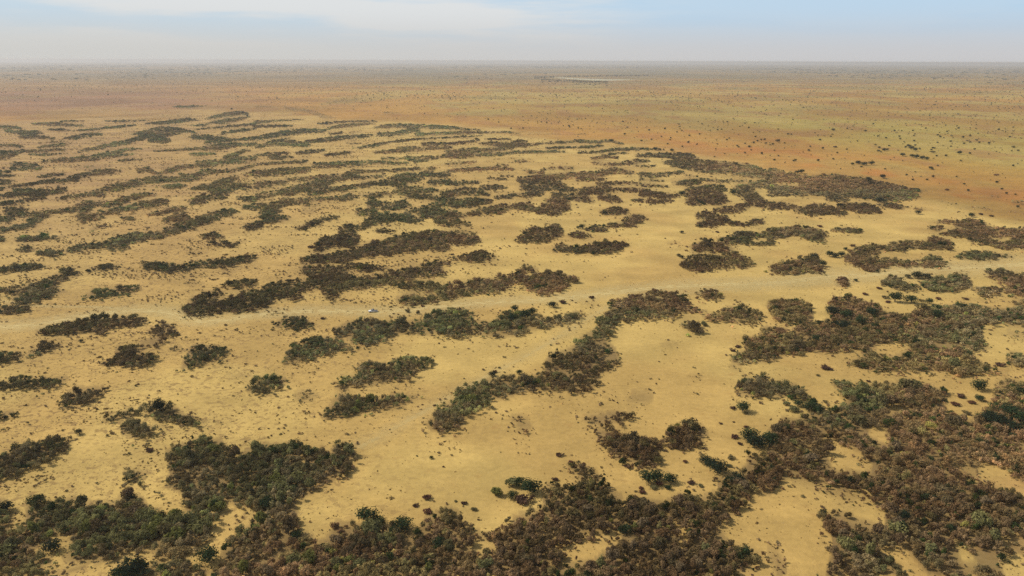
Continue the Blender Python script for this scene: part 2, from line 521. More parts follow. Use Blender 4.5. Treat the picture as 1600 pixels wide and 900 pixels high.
(0, 680): """
P 0,130 100,70 220,40 330,10 470,15 440,70 340,140 220,190 80,250 0,290
S 0,405,18 50,408,11
P 0,450 60,450 90,490 50,590 120,560 170,540 150,450 230,375 330,400 460,380 600,410 690,410 800,350 900,380 950,470 1050,490 1180,500 1280,480 1370,500 1330,560 1300,680 1200,720 1080,770 1000,760 930,720 840,730 750,780 580,810 500,790 400,790 380,760 450,690 440,620 330,640 200,720 330,760 330,800 260,830 290,880 0,880
H 510,608 620,632 560,642
P 1030,90 1120,50 1250,10 1380,10 1440,80 1420,140 1470,130 1600,40 1600,470 1400,430 1300,470 1170,480 1130,370 1030,330 1060,250 1040,150
S 780,240,18 860,250,36 940,235,11
s 300,850,12 350,845,25 400,850,10
S 410,860,15 470,840,20 530,830,10
P 690,880 800,790 900,820 980,785 1050,800 1140,750 1180,790 1220,820 1260,800 1370,790 1380,700 1500,600 1600,510 1600,880
H 1280,812 1400,780 1400,830 1300,835
""",
(400, 680): """
P 0,40 150,50 230,40 370,90 460,110 480,60 560,40 620,80 600,160 560,250 450,310 330,380 250,410 270,490 0,490
H 250,148 310,138 310,170 260,176
P 0,510 270,490 240,560 370,620 330,690 450,620 500,520 640,540 740,570 850,540 1000,600 1060,500 1200,440 1260,460 1290,540 1400,590 1510,600 1600,540 1600,880 0,880
H 1030,645 1100,650 1085,695
H 1330,690 1500,655 1530,700 1380,745
H 30,648 85,648 60,675
""",
(800, 680): """
P 530,20 560,0 700,0 920,40 930,90 880,210 820,215 740,180 650,150
P 950,0 1220,0 1180,80 1080,100 960,50
S 350,190,15 430,215,40 540,260,25
P 0,500 60,470 150,460 200,420 170,340 230,290 330,330 400,300 460,250 560,270 700,380 680,440 640,470 740,380 880,390 960,400 1050,350 1180,370 1290,340 1280,260 1400,230 1460,180 1480,110 1600,110 1600,370 1480,370 1420,470 1340,540 1290,590 1350,640 1400,690 1500,760 1510,830 1400,880 0,880
H 240,690 330,700 450,640 520,610 600,620 670,600 690,650 600,690 510,770 400,785 330,770 240,780
H 1000,515 1050,530 1110,610 1100,725 1040,700 1060,620
p 1400,690 1500,680 1600,760 1600,800 1500,800
p 1340,540 1430,460 1480,380 1380,400
""",
(1200, 680): """
P 0,0 1600,0 1600,880 0,880
H 345,15 400,40 560,100 655,180 640,222 540,215 405,215 385,150
H -10,400 60,330 130,270 350,290 480,350 640,330 660,430 740,480 725,565 600,520 430,460 310,510 400,620 400,700 350,890 -10,890
H 690,695 830,695 900,760 1010,890 860,890 800,790 690,745
H 1160,180 1400,190 1470,200 1610,320 1610,390 1400,320 1250,290
H 1340,610 1610,600 1610,700 1500,690 1400,650
H 1140,680 1230,690 1310,800 1230,785
H 775,408 850,440 795,475
H 960,395 1065,455 990,452
H 640,-10 720,-10 790,52 690,32
H 1440,790 1610,740 1610,890 1500,890
p 1340,610 1610,600 1610,700 1500,690 1400,650
p 1160,180 1300,190 1350,290 1250,280
s 150,300,10 300,330,22 500,390,22 600,400,10
s 0,740,60 60,780,90 110,830,60
"""}
MH, MW = 900, 1600
mask = np.zeros((MH, MW), np.float32)
def fill(pts, val):
    xs = np.array([q[0] for q in pts]); ys = np.array([q[1] for q in pts])
    x0, x1 = max(0, int(xs.min())), min(MW, int(xs.max()) + 2); y0, y1 = max(0, int(ys.min())), min(MH, int(ys.max()) + 2)
    if x1 <= x0 or y1 <= y0: return
    X, Y = np.meshgrid(np.arange(x0, x1) + .5, np.arange(y0, y1) + .5); ins = np.zeros(X.shape, bool)
    n = len(pts)
    for i in range(n):
        xa, ya = pts[i]; xb, yb = pts[(i + 1) % n]
        if ya == yb: continue
        c = ((ya > Y) != (yb > Y)) & (X < (xb - xa) * (Y - ya) / (yb - ya) + xa); ins ^= c
    sub = mask[y0:y1, x0:x1]
    if val == 0: sub[ins] = 0
    else: sub[ins] = np.maximum(sub[ins], val)
for (ox, oy), txt in TILES.items():
    for ln in txt.strip().splitlines():
        k, *tok = ln.split(); q = [tuple(float(v) for v in t.split(',')) for t in tok]
        if k in 'Ss':
            if len(q[0]) < 3: continue
            # edge of the frame: run the shape on past it
            if q[0][0] == 0 and ox == 0: q.insert(0, (-40, q[0][1] + 5, q[0][2] * .8))
            ext = min(14, q[0][2] * 1.2)
            dil = min(1, max(0, (oy + q[0][1] / 4 - 190) / 130)); q = [(x, y, h * (.90 + .23 * dil) + dil) for x, y, h in q]; top = [(q[0][0] - ext, q[0][1])] + [(x, y - h) for x, y, h in q] + [(q[-1][0] + ext, q[-1][1])]
            pts = top + [(x, y + h) for x, y, h in reversed(q)]
        else: pts = q
        fill([(ox + a / 4, oy + b / 4) for a, b in [z[:2] for z in pts]], 0 if k == 'H' else (1.0 if k in 'SP' else 0.35))
# patches (connected areas of the mask), on a half-size raster
hm = (mask[::2, ::2] > 0) | (mask[1::2, 1::2] > 0)
hm[400:, :] = hm[400:, :]
lab = np.zeros(hm.shape, np.int32); ncomp = 0
for sy in range(hm.shape[0]):
    for sx in np.nonzero(hm[sy] & (lab[sy] == 0))[0]:
        if lab[sy, sx]: continue
        ncomp += 1; st = [(sy, sx)]; lab[sy, sx] = ncomp
        while st:
            a, b = st.pop()
            for c, d in ((a + 1, b), (a - 1, b), (a, b + 1), (a, b - 1)):
                if 0 <= c < 450 and 0 <= d < 800 and hm[c, d] and lab[c, d] == 0:
                    lab[c, d] = ncomp; st.append((c, d))
cum = np.vstack([np.zeros((1, MW)), np.cumsum(mask > 0, 0)])
def look(px, py):
    ix = np.clip(px.astype(int), 0, MW - 1); iy = np.clip(py.astype(int), 0, MH - 1)
    out = mask[iy, ix].copy(); out[(px < -60) | (px > MW + 60) | (py < 100) | (py > MH + 60)] = 0
    return out, ix, iy
def vedge(ix, iy, w):
    w = np.maximum(2, w.astype(int)); a = np.clip(iy - w, 0, MH); b = np.clip(iy + w, 0, MH - 1)
    above = (cum[iy, ix] - cum[a, ix]) / np.maximum(1, iy - a); below = (cum[b + 1, ix] - cum[iy + 1, ix]) / np.maximum(1, b - iy)
    return above, below

# ------------------------------------------------------------------ helpers for meshes and tags
def tag(o, label=None, cat=None, group=None, kind=None):
    if label: o['label'] = label
    if cat: o['category'] = cat
    if group: o['group'] = group
    if kind: o['kind'] = kind
    return o
def mesh_np(name, V, Fc, cols=None, mat=None):
    me = bpy.data.meshes.new(name); nv, nf, k = len(V), len(Fc), Fc.shape[1]
    me.vertices.add(nv); me.vertices.foreach_set('co', V.astype(np.float32).ravel())
    me.loops.add(nf * k); me.loops.foreach_set('vertex_index', Fc.astype(np.int32).ravel())
    me.polygons.add(nf); me.polygons.foreach_set('loop_start', np.arange(0, nf * k, k, dtype=np.int32))
    if cols is not None:
        a = me.color_attributes.new('Col', 'FLOAT_COLOR', 'POINT')
        c = np.ones((nv, 4), np.float32); c[:, :cols.shape[1]] = cols; a.data.foreach_set('color', c.ravel())
    me.update(calc_edges=True); me.validate()
    if mat: me.materials.append(mat)
    return me
def link(name, me, parent=None):
    o = bpy.data.objects.new(name, me); COL.objects.link(o); o.parent = parent; return o
def empty(name, loc, rz=0):
    o = bpy.data.objects.new(name, None); COL.objects.link(o); o.location = loc; o.rotation_euler = (0, 0, rz); o.empty_display_size = .5; return o

def foliage_material():
    m = bpy.data.materials.new('foliage'); m.use_nodes = True; t = m.node_tree; t.nodes.clear()
    a = N(t, 'ShaderNodeAttribute', attribute_name='Col')
    geo = N(t, 'ShaderNodeNewGeometry'); nz = N(t, 'ShaderNodeTexNoise', i_Scale=0.8, i_Detail=3.0); t.links.new(geo.outputs['Position'], nz.inputs[0])
    v = maprange(t, nz.outputs[0], 0.3, 0.7, 0.72, 1.3)
    hs = N(t, 'ShaderNodeHueSaturation'); t.links.new(v, hs.inputs['Value']); t.links.new(a.outputs['Color'], hs.inputs['Color'])
    d = N(t, 'ShaderNodeBsdfDiffuse', i_Roughness=1.0); t.links.new(hs.outputs[0], d.inputs[0])
    tr = N(t, 'ShaderNodeBsdfTranslucent'); t.links.new(hs.outputs[0], tr.inputs[0])
    mx = N(t, 'ShaderNodeMixShader', i_Fac=0.25); t.links.new(d.outputs[0], mx.inputs[1]); t.links.new(tr.outputs[0], mx.inputs[2])
    o = N(t, 'ShaderNodeOutputMaterial'); t.links.new(mx.outputs[0], o.inputs[0]); return m
FOL = foliage_material()
def simple(name, c, rough=.8, metal=0.0, nscale=5.0, var=.15):
    m = bpy.data.materials.new(name); m.use_nodes = True; t = m.node_tree; b = t.nodes['Principled BSDF']
    tcn = N(t, 'ShaderNodeTexCoord'); nz = N(t, 'ShaderNodeTexNoise', i_Scale=nscale, i_Detail=4.0); t.links.new(tcn.outputs['Object'], nz.inputs[0])
    cc = mixc(t, maprange(t, nz.outputs[0], .3, .7), tuple(v * (1 - var) for v in c), tuple(min(1, v * (1 + var)) for v in c))
    t.links.new(cc, b.inputs['Base Color']); b.inputs['Roughness'].default_value = rough; b.inputs['Metallic'].default_value = metal
    return m
BARK = simple('bark', (.10, .075, .055), .95)

# palette: dry twigs, olive leaf, evergreen
BROWN = np.array([[.200, .142, .088], [.160, .112, .073], [.225, .170, .115], [.185, .148, .090], [.196, .142, .084]])
OLIVE = np.array([[.172, .150, .080], [.205, .182, .100], [.138, .124, .070], [.180, .148, .082]])
EVER = np.array([[.034, .054, .024], [.046, .068, .028], [.032, .046, .026]])
PALE = np.array([[.25, .235, .12], [.23, .22, .12], [.25, .25, .095]])
def tints(n, green, ever=0.02, pale=0.02, cell=None):
    cell = rng.random(n) if cell is None else np.clip((cell - .5) * 1.9 + .5, 0, 1)
    u = rng.random(n) * .75 + .25 * cell; c = BROWN[np.clip(cell * 3.6 + rng.random(n) * 1.4, 0, 4.99).astype(int)].copy()
    g = u < green; c[g] = OLIVE[np.clip(cell * 2.6 + rng.random(n) * 1.4, 0, 3.99).astype(int)][g]
    e = rng.random(n) < ever; c[e] = EVER[rng.integers(0, 3, e.sum())]
    q = rng.random(n) < pale; c[q] = PALE[rng.integers(0, 3, q.sum())]
    return c * np.array([1.04, .97, .76]) * (0.8 + 0.4 * rng.random((n, 1)))
def crowns(x, y, r, h, tint, dist, k=4.2, zlow=.10, tmin=.36, lobes=6, fat=0.0):
    """many small leaf and twig faces spread through lobed crowns; counts follow crown size and distance"""
    n = len(x); rp = r * 790 / dist
    cnt = np.clip(k * 3.14 * rp * np.maximum(rp, h * .5 * 790 / dist), 7, 700).astype(int)
    idx = np.repeat(np.arange(n), cnt); m = len(idx)
    L = rng.normal(size=(n, lobes, 3)); L /= np.linalg.norm(L, axis=2, keepdims=True)
    L *= (.35 + .35 * rng.random((n, lobes, 1))); L[:, :, 2] = np.abs(L[:, :, 2]) * .9 - .12
    Ltint = .66 + .68 * rng.random((n, lobes)); Lr = .32 + fat + .26 * rng.random((n, lobes)); L *= 1 - fat * 1.3
    li = rng.integers(0, lobes, m); d = rng.normal(size=(m, 3)); d /= np.linalg.norm(d, axis=1, keepdims=True)
    rad = (.35 + .65 * rng.random(m) ** .5) * Lr[idx, li]
    P = L[idx, li] + d * rad[:, None]
    zc = zlow * h + (1 - zlow) * .52 * h
    C = np.stack([x[idx] + P[:, 0] * r[idx], y[idx] + P[:, 1] * r[idx], np.maximum(.05, (zc[idx] - .1 * h[idx]) + P[:, 2] * h[idx] * .55)], 1)
    sz = np.maximum(tmin, .85 * dist / 790)[idx] * (.65 + .7 * rng.random(m)); sz = np.minimum(sz, np.maximum(.18, r[idx] * .8))
    nn = d + rng.normal(size=(m, 3)) * .45; nn[:, 2] += .35; nn /= np.linalg.norm(nn, axis=1, keepdims=True)   # leaves face outwards, loosely
    a = rng.normal(size=(m, 3)); a -= nn * (a * nn).sum(1, keepdims=True); a /= np.linalg.norm(a, axis=1, keepdims=True)
    b = np.cross(nn, a); b /= np.linalg.norm(b, axis=1, keepdims=True)
    V = np.empty((m, 3, 3)); V[:, 0] = C + a * sz[:, None] * .62; V[:, 1] = C - a * sz[:, None] * .38 + b * sz[:, None] * .5; V[:, 2] = C - a * sz[:, None] * .38 - b * sz[:, None] * .5
    V[:, :, 2] = np.maximum(V[:, :, 2], .03)
    c = tint[idx] * (Ltint[idx, li] * (.82 + .36 * rng.random(m)))[:, None]
    return V.reshape(-1, 3), np.arange(m * 3).reshape(-1, 3), np.repeat(c, 3, 0)

# ------------------------------------------------------------------ ground sheet
BX = [-400, 0, 100, 250, 350, 400, 500, 600, 700, 800, 960, 1060, 1200, 1300, 1400, 1450, 1500, 1600, 2000]
BY = [196, 190, 187, 178, 172, 176, 186, 190, 197, 207, 222, 238, 262, 284, 300, 311, 325, 345, 420]
def sst(a, b, v): t = np.clip((v - a) / (b - a), 0, 1); return t * t * (3 - 2 * t)
SAND = np.array([.468, .318, .098]); SAND2 = np.array([.43, .278, .085]); ORNG = np.array([.385, .20, .042]); GRN = np.array([.285, .225, .05]); REDB = np.array([.26, .135, .062]); FARC = np.array([.125, .115, .065])
def ground_colour(x, y):
    px, py, w = pixel(x, y, 0.0 * x); front = y > 30
    px = np.where(front, np.clip(px, -600, 2200), 800); py = np.where(front, py, 900)
    n1 = vnoise(x, y, 60, 3); n2 = vnoise(x, y, 260, 4); n3 = vnoise(x, y, 900, 5)
    c = SAND + (SAND2 - SAND) * sst(.4, .62, n1)[:, None]
    n4 = vnoise(x * .45 + y * .1, y, 16, 6); c = c * (1 + .13 * (sst(.35, .65, n4) - .5))[:, None]
    left = (1 - sst(150, 700, px)) * sst(560, 260, py) if False else (1 - sst(150, 700, px)) * (1 - sst(260, 560, py))
    c = c + (np.array([.38, .225, .08]) - c) * (left * .5)[:, None]
    lw = (1 - sst(150, 520, px)) * (1 - sst(250, 420, py)); q0 = vnoise(x * .3, y, 14, 43, 3); c = c + (np.array([.29, .165, .07]) - c) * (lw * (.12 + .5 * sst(.45, .6, q0)))[:, None]
    # patches of redder earth at the far right corner
    redc = sst(1350, 1600, px) * sst(640, 800, py) * sst(.45, .6, vnoise(x, y, 25, 8)); c = c + (np.array([.36, .19, .07]) - c) * (redc * .5)[:, None]
    yb = np.interp(px, BX, BY) + (vnoise(x, y, 120, 9) - .5) * 22 * np.clip((py - 95) / 100, .2, 2) * (1 + 1.0 * (1 - sst(200, 420, px)))
    s = 10 + (py - 95) * .05
    pl = sst(0, 1, (yb - py) / s + .5)
    pc = ORNG + 0 * x[:, None]
    band = sst(1.2, 0, np.abs(py - 170 - np.clip((px - 1000) / 9, 0, 60)) / 62) * 0 + np.exp(-((py - (172 + np.clip((px - 1000) / 11, -10, 55))) / (26 + np.clip((px - 900) / 30, 0, 22))) ** 2)
    g = band * sst(500, 1050, px) * (.55 + .6 * sst(.4, .6, n2)); g = np.clip(g * .75, 0, 1)
    pc = pc + (GRN - pc) * g[:, None]
    rb = (1 - sst(200, 520, px)) * np.exp(-((py - 158) / 24) ** 2); pc = pc + (REDB - pc) * np.clip(1.15 * rb, 0, 1)[:, None]
    q1 = vnoise(x, y * .55, 170, 41, 4); q2 = vnoise(x, y * .6, 55, 42, 3)
    pc = pc + (np.array([.35, .25, .065]) - pc) * ((.25 + .6 * sst(350, 750, px)) * sst(.44, .58, q1))[:, None]; pc = pc + (np.array([.27, .12, .045]) - pc) * (.45 * sst(.56, .7, q2))[:, None]
    rust = np.exp(-((yb - py - 22) / 26) ** 2) * sst(850, 1200, px); pc = pc + (np.array([.37, .155, .035]) - pc) * (rust * (.45 + .45 * sst(.4, .6, q2)))[:, None]
    far = 1 - sst(106, 146, py); pc = pc + (FARC - pc) * (far * (.6 + .4 * sst(.4, .6, n3)))[:, None]  # far ground colour greyed towards the horizon, standing in for part of the haze
    pc = pc * (.86 + .28 * sst(.35, .65, n2))[:, None]
    c = c + (pc - c) * pl[:, None]
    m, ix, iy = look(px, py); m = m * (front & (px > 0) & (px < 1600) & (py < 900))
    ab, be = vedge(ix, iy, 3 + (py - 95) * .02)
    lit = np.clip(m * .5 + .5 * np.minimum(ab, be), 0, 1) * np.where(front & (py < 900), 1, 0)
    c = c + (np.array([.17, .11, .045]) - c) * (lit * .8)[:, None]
    left2 = 1 - sst(250, 900, px); spk = .05 + .7 * left2 + .7 * pl + .15 * sst(.5, .62, n1); spk = np.where(front, spk, .3)
    return np.c_[c, np.clip(spk, 0, 1)], np.clip(pl, 0, 1)
th = np.concatenate([np.radians(np.linspace(-180, -46, 24)), np.radians(np.linspace(-44, 44, 900)), np.radians(np.linspace(46, 180, 24))])[:-1]
rad = np.concatenate([[8, 60, 130], np.geomspace(180, 42000, 620)])
T, RR = np.meshgrid(th, rad); gx = (RR * np.sin(T)).ravel(); gy = (RR * np.cos(T)).ravel()
gc, gp = ground_colour(gx, gy)
nT, nR = len(th), len(rad); i, j = np.meshgrid(np.arange(nR - 1), np.arange(nT), indexing='ij'); i = i.ravel(); j = j.ravel(); j2 = (j + 1) % nT
Fq = np.stack([i * nT + j, i * nT + j2, (i + 1) * nT + j2, (i + 1) * nT + j], 1)[:, ::-1]
def ground_material():
    m = bpy.data.materials.new('sandy_ground'); m.use_nodes = True; t = m.node_tree; b = t.nodes['Principled BSDF']
    a = N(t, 'ShaderNodeAttribute', attribute_name='Col'); g = N(t, 'ShaderNodeNewGeometry'); P = g.outputs['Position']
    def noise(s, d=4.0, r=.55):
        n = N(t, 'ShaderNodeTexNoise', i_Scale=s, i_Detail=d, i_Roughness=r); t.links.new(P, n.inputs[0]); return n.outputs[0]
    c = a.outputs['Color']
    v1 = maprange(t, noise(.035, 6, .6), .3, .7, .88, 1.1); v2 = maprange(t, noise(.45, 6, .65), .3, .7, .90, 1.09); v3 = maprange(t, noise(3.5, 3), .3, .7, .94, 1.05)
    v = mathn(t, 'MULTIPLY', mathn(t, 'MULTIPLY', v1, v2), v3)
    vm = N(t, 'ShaderNodeVectorMath', operation='SCALE'); t.links.new(c, vm.inputs[0]); t.links.new(v, vm.inputs['Scale'])
    # rusty stains of crusted earth and trodden grass, a few metres across
    st = mathn(t, 'MULTIPLY', maprange(t, noise(.11, 5, .6), .60, .72), .34)
    c2 = mixc(t, st, vm.outputs[0], (.31, .165, .05))
    al = a.outputs['Alpha']
    st2 = mathn(t, 'MULTIPLY', mathn(t, 'MULTIPLY', maprange(t, noise(.30, 4, .6), .53, .62), maprange(t, noise(.022, 3), .36, .56, .3, 1.0)), al)
    c2b = mixc(t, mathn(t, 'MULTIPLY', st2, .85), c2, (.20, .12, .045))
    st3 = mathn(t, 'MULTIPLY', mathn(t, 'MULTIPLY', maprange(t, noise(.9, 2, .5), .58, .64), maprange(t, noise(.05, 3), .40, .58, .15, 1.0)), al)
    c3 = mixc(t, mathn(t, 'MULTIPLY', st3, .95), c2b, (.12, .075, .035))
    t.links.new(c3, b.inputs['Base Color']); b.inputs['Roughness'].default_value = .95; b.inputs['Specular IOR Level'].default_value = .1
    bp = N(t, 'ShaderNodeBump', i_Strength=.35, i_Distance=.25); t.links.new(noise(.8, 6, .6), bp.inputs['Height']); t.links.new(bp.outputs[0], b.inputs['Normal'])
    return m
GM = ground_material()
go = link('ground', mesh_np('ground', np.stack([gx, gy, 0 * gx], 1), Fq, gc, GM)); go['kind'] = 'structure'

# ------------------------------------------------------------------ sandy track, two pale ruts on a worn strip
TR = [(-60, 516), (0, 511), (50, 508), (125, 496), (175, 488), (225, 485), (262, 488), (290, 497), (315, 502), (350, 500), (400, 492), (465, 487), (525, 486), (600, 487.5), (680, 480), (760, 473), (830, 469), (900, 464), (980, 454), (1080, 446), (1200, 442), (1265, 436), (1310, 432), (1380, 428), (1430, 421), (1500, 418), (1600, 413), (1680, 409)]
def smooth_path(pts, z=0, n=14):
    q = np.array(pts, float); out = []
    for k in range(len(q) - 1):
        p0, p1, p2, p3 = q[max(k - 1, 0)], q[k], q[k + 1], q[min(k + 2, len(q) - 1)]
        for t in np.linspace(0, 1, n, endpoint=False):
            out.append(.5 * ((2 * p1) + (-p0 + p2) * t + (2 * p0 - 5 * p1 + 4 * p2 - p3) * t * t + (-p0 + 3 * p1 - 3 * p2 + p3) * t**3))
    out.append(q[-1]); out = np.array(out); x, y = ground(out[:, 0], out[:, 1]); return np.stack([x, y], 1)
def track_material():
    m = bpy.data.materials.new('track_sand'); m.use_nodes = True; t = m.node_tree; b = t.nodes['Principled BSDF']
    a = N(t, 'ShaderNodeAttribute', attribute_name='Col'); g = N(t, 'ShaderNodeNewGeometry')
    n = N(t, 'ShaderNodeTexNoise', i_Scale=.25, i_Detail=5.0); t.links.new(g.outputs['Position'], n.inputs[0])
    sp = N(t, 'ShaderNodeSeparateColor'); t.links.new(a.outputs['Color'], sp.inputs[0])
    al = mathn(t, 'MULTIPLY', sp.outputs[0], maprange(t, n.outputs[0], .32, .60, .38, .86))
    b.inputs['Base Color'].default_value = (.605, .46, .18, 1); b.inputs['Roughness'].default_value = .95
    t.links.new(al, b.inputs['Alpha']); return m
TM = track_material()
def ribbon(pts, prof, z, name):
    P = smooth_path(pts); d = np.gradient(P, axis=0); d /= np.linalg.norm(d, axis=1, keepdims=True); nn = np.stack([-d[:, 1], d[:, 0]], 1)
    s = np.cumsum(np.r_[0, np.linalg.norm(np.diff(P, axis=0), axis=1)]); wob = (vnoise(s, s * 0, 40, 21) - .5) * 1.2
    V = []; C = []; wide = (1 + 1.2 * sst(20, 300, P[:, 0]))
    for off, al in prof: V.append(np.c_[P + nn * (off * (1 + .5 * (vnoise(s, s * 0 + off, 30, 22) - .5)) * (wide if abs(off) > 2 else 1) + wob)[:, None], np.full(len(P), z)]); C.append(np.full((len(P), 3), al))
    V = np.concatenate(V); C = np.concatenate(C); n = len(P); k = len(prof)
    Fc = np.array([[a * n + i, a * n + i + 1, (a + 1) * n + i + 1, (a + 1) * n + i] for a in range(k - 1) for i in range(n - 1)])[:, ::-1]
    o = link(name, mesh_np(name, V, Fc, C, TM)); o['kind'] = 'structure'; return o
ribbon(TR, [(-14, 0), (-7, .45), (-2.4, .65), (-1.5, .95), (-.7, .95), (-.4, .5), (.4, .5), (.7, .95), (1.5, .95), (2.4, .6), (8, .45), (16, 0)], .02, 'dirt_track')
ribbon([(225, 485), (150, 480), (60, 478), (0, 470), (-60, 465)], [(-3, 0), (-1, .5), (1, .5), (3, 0)], .03, 'dirt_track')
ribbon([(1310, 432), (1240, 440), (1100, 456), (980, 470), (930, 490), (850, 540), (720, 610), (560, 700)], [(-7, 0), (-1.4, .3), (-.8, .5), (.8, .5), (1.4, .3), (7, 0)], .03, 'path')

# ------------------------------------------------------------------ shrubs of the thickets
def spacing(d): return 2.0 * np.sqrt(np.maximum(d, 250) / 250)
cx, cy = [], []
d = 158.0
while d < 3600:
    s = float(spacing(d)); half = d * .70 + 40; n = int(2 * half / s)
    cx.append(-half + s * (np.arange(n) + rng.random(n))); cy.append(d + s * (rng.random(n) - .5) * .95); d += s * .9
X = np.concatenate(cx); Y = np.concatenate(cy); Dst = np.sqrt(X**2 + Y**2 + CAM_H**2)
hgt = 1.8 + 1.5 * rng.random(len(X)) + 1.0 * (vnoise(X, Y, 14, 31) - .5) * 2
wx = rng.normal(size=len(X)) * 1.7; wy = np.abs(rng.normal(size=len(X))) * 5.0 * sst(.35, .65, vnoise(X, Y, 30, 36)) + rng.normal(size=len(X)) * .9
for it in range(2):
    px, py, w = pixel(X, Y, hgt * .5)
    jx = (vnoise(X, Y, 9, 32) - .5) * 6.5 * F / w; jy = (vnoise(X, Y, 9, 33) - .5) * 2.0 * F / w
    mv, ix, iy = look(px + jx + wx * F / w, py + jy - wy * F / w * np.clip(CAM_H / w, .08, .6))
    fr_ = look(px + jx, py + jy)[0] == 0 if it else None
    above, below = vedge(ix, iy, 6.0 * F / w * np.clip(CAM_H / w, .12, .6) + 1)
    side = np.minimum(mask[iy, np.clip(ix - (3 * F / w).astype(int) - 1, 0, MW - 1)], mask[iy, np.clip(ix + (3 * F / w).astype(int) + 1, 0, MW - 1)]) > 0
    if it == 0:
        hgt = hgt * (1 - .45 * (1 - below)) * (1 + .28 * (1 - above)) * np.where(side, 1, .82) * np.where(mv < .5, .45, 1)
gap = vnoise(X, Y, 13, 34, 3)
hgt = np.where(fr_, hgt * .62, hgt)
sliver = vnoise(X * .25, Y, 9, 44, 3); farw = sst(500, 1100, Y)
hgt = hgt * (1 - .22 * farw)
keep = (mv > 0) & (rng.random(len(X)) > farw * (.04 + .52 * (1 - sst(.36, .46, sliver)))) & (~fr_ | (rng.random(len(X)) < .7)) & (rng.random(len(X)) < np.where(mv < .5, .75 * sst(.3, .55, gap), 1 - .35 * (1 - below))) & (rng.random(len(X)) > .30 * ((px > 1230) & (py > 640)) * (vnoise(X, Y, 10, 46, 2) > .42)) & ((gap > .27 + .05 * sst(600, 1400, Y)) | (rng.random(len(X)) < .25))
# low open scrub between and around the bands
o0, _, _ = look(px, py); wn = 14 * F / w * np.clip(CAM_H / w, .08, .6) + 2; ab0, be0 = vedge(ix, iy, wn)
st_ = vnoise(X * .35, Y, 12, 81, 3); lowp = .80 * sst(.565, .615, st_) * (1 - sst(500, 1050, px)) * (1 - sst(430, 600, py)) + .20 * (np.maximum(ab0, be0 * .6) > 0) * sst(.40, .58, vnoise(X, Y, 7, 82, 2))
lowp = np.where(py < np.interp(px, BX, BY) + 4, .25 * lowp * (px < 500), lowp)
lk = ~keep & (o0 == 0) & (rng.random(len(X)) < lowp) & (py > 140) & (np.abs(py - np.interp(px, [0, 125, 225, 262, 315, 350, 465, 600, 760, 900, 1080, 1310, 1430, 1600], [511, 496, 485, 488, 502, 500, 487, 487, 473, 464, 446, 432, 421, 413])) > 7)
SX, SY, SD = X[lk], Y[lk], Dst[lk]; SH = (.35 + .75 * rng.random(lk.sum())**1.5) * np.sqrt(np.clip(SD / 500, .8, 2)); SR = SH * rng.uniform(.7, 1.3, len(SH))
X, Y, hgt, px, py, mv, above, below, Dst, ix, iy, fr_ = [v[keep] for v in (X, Y, hgt, px, py, mv, above, below, Dst, ix, iy, fr_)]
rr = hgt * (.42 + .22 * rng.random(len(X))) * spacing(Dst) / 2.2
emerg = (rng.random(len(X)) < .035) & ~fr_ & (mv > .5); hgt = np.where(emerg, hgt * 1.55, hgt); rr = np.where(emerg, rr * 1.5, rr)
nearw = 1 - sst(230, 380, Y); hgt = hgt * (1 + .12 * nearw) * rng.uniform(.7, 1.3, len(hgt)); rr = rr * (1 + .10 * nearw) * rng.uniform(.7, 1.3, len(rr)); rr = np.clip(rr, .45, hgt * 1.6)
gn = .6 * vnoise(X, Y, 28, 35, 2) + .4 * vnoise(X, Y, 110, 45, 1)
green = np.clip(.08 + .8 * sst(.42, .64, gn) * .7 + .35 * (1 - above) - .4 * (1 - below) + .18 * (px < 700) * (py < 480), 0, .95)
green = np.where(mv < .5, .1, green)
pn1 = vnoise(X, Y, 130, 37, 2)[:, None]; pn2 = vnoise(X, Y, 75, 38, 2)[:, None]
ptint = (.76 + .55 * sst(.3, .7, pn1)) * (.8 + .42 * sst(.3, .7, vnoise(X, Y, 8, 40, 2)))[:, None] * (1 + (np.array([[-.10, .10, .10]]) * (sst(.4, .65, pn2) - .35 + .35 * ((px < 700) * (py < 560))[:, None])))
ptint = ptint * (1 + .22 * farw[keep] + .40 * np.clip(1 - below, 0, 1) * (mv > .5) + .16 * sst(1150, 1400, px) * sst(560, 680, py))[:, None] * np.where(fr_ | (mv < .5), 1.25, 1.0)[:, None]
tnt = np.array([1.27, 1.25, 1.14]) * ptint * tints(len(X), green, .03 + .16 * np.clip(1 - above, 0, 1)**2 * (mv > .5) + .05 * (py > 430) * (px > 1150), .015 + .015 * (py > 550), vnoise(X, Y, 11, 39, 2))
cid = lab[np.clip(iy // 2, 0, 449), np.clip(ix // 2, 0, 799)]
z = cid == 0
for dx, dy in ((1, 0), (-1, 0), (0, 1), (0, -1)):
    c2 = lab[np.clip(iy // 2 + dy, 0, 449), np.clip(ix // 2 + dx, 0, 799)]; cid = np.where(cid == 0, c2, cid)

SV, SF, SCc = crowns(SX, SY, SR, SH, tints(len(SX), .25, 0, 0) * 1.5, SD, k=3.2, zlow=.02, tmin=.2, lobes=4)
tag(link('low_scrub', mesh_np('low_scrub', SV, SF, SCc, FOL)), 'thin low grey-brown scrub straggling between and around the thicket bands', 'scrub', kind='stuff')
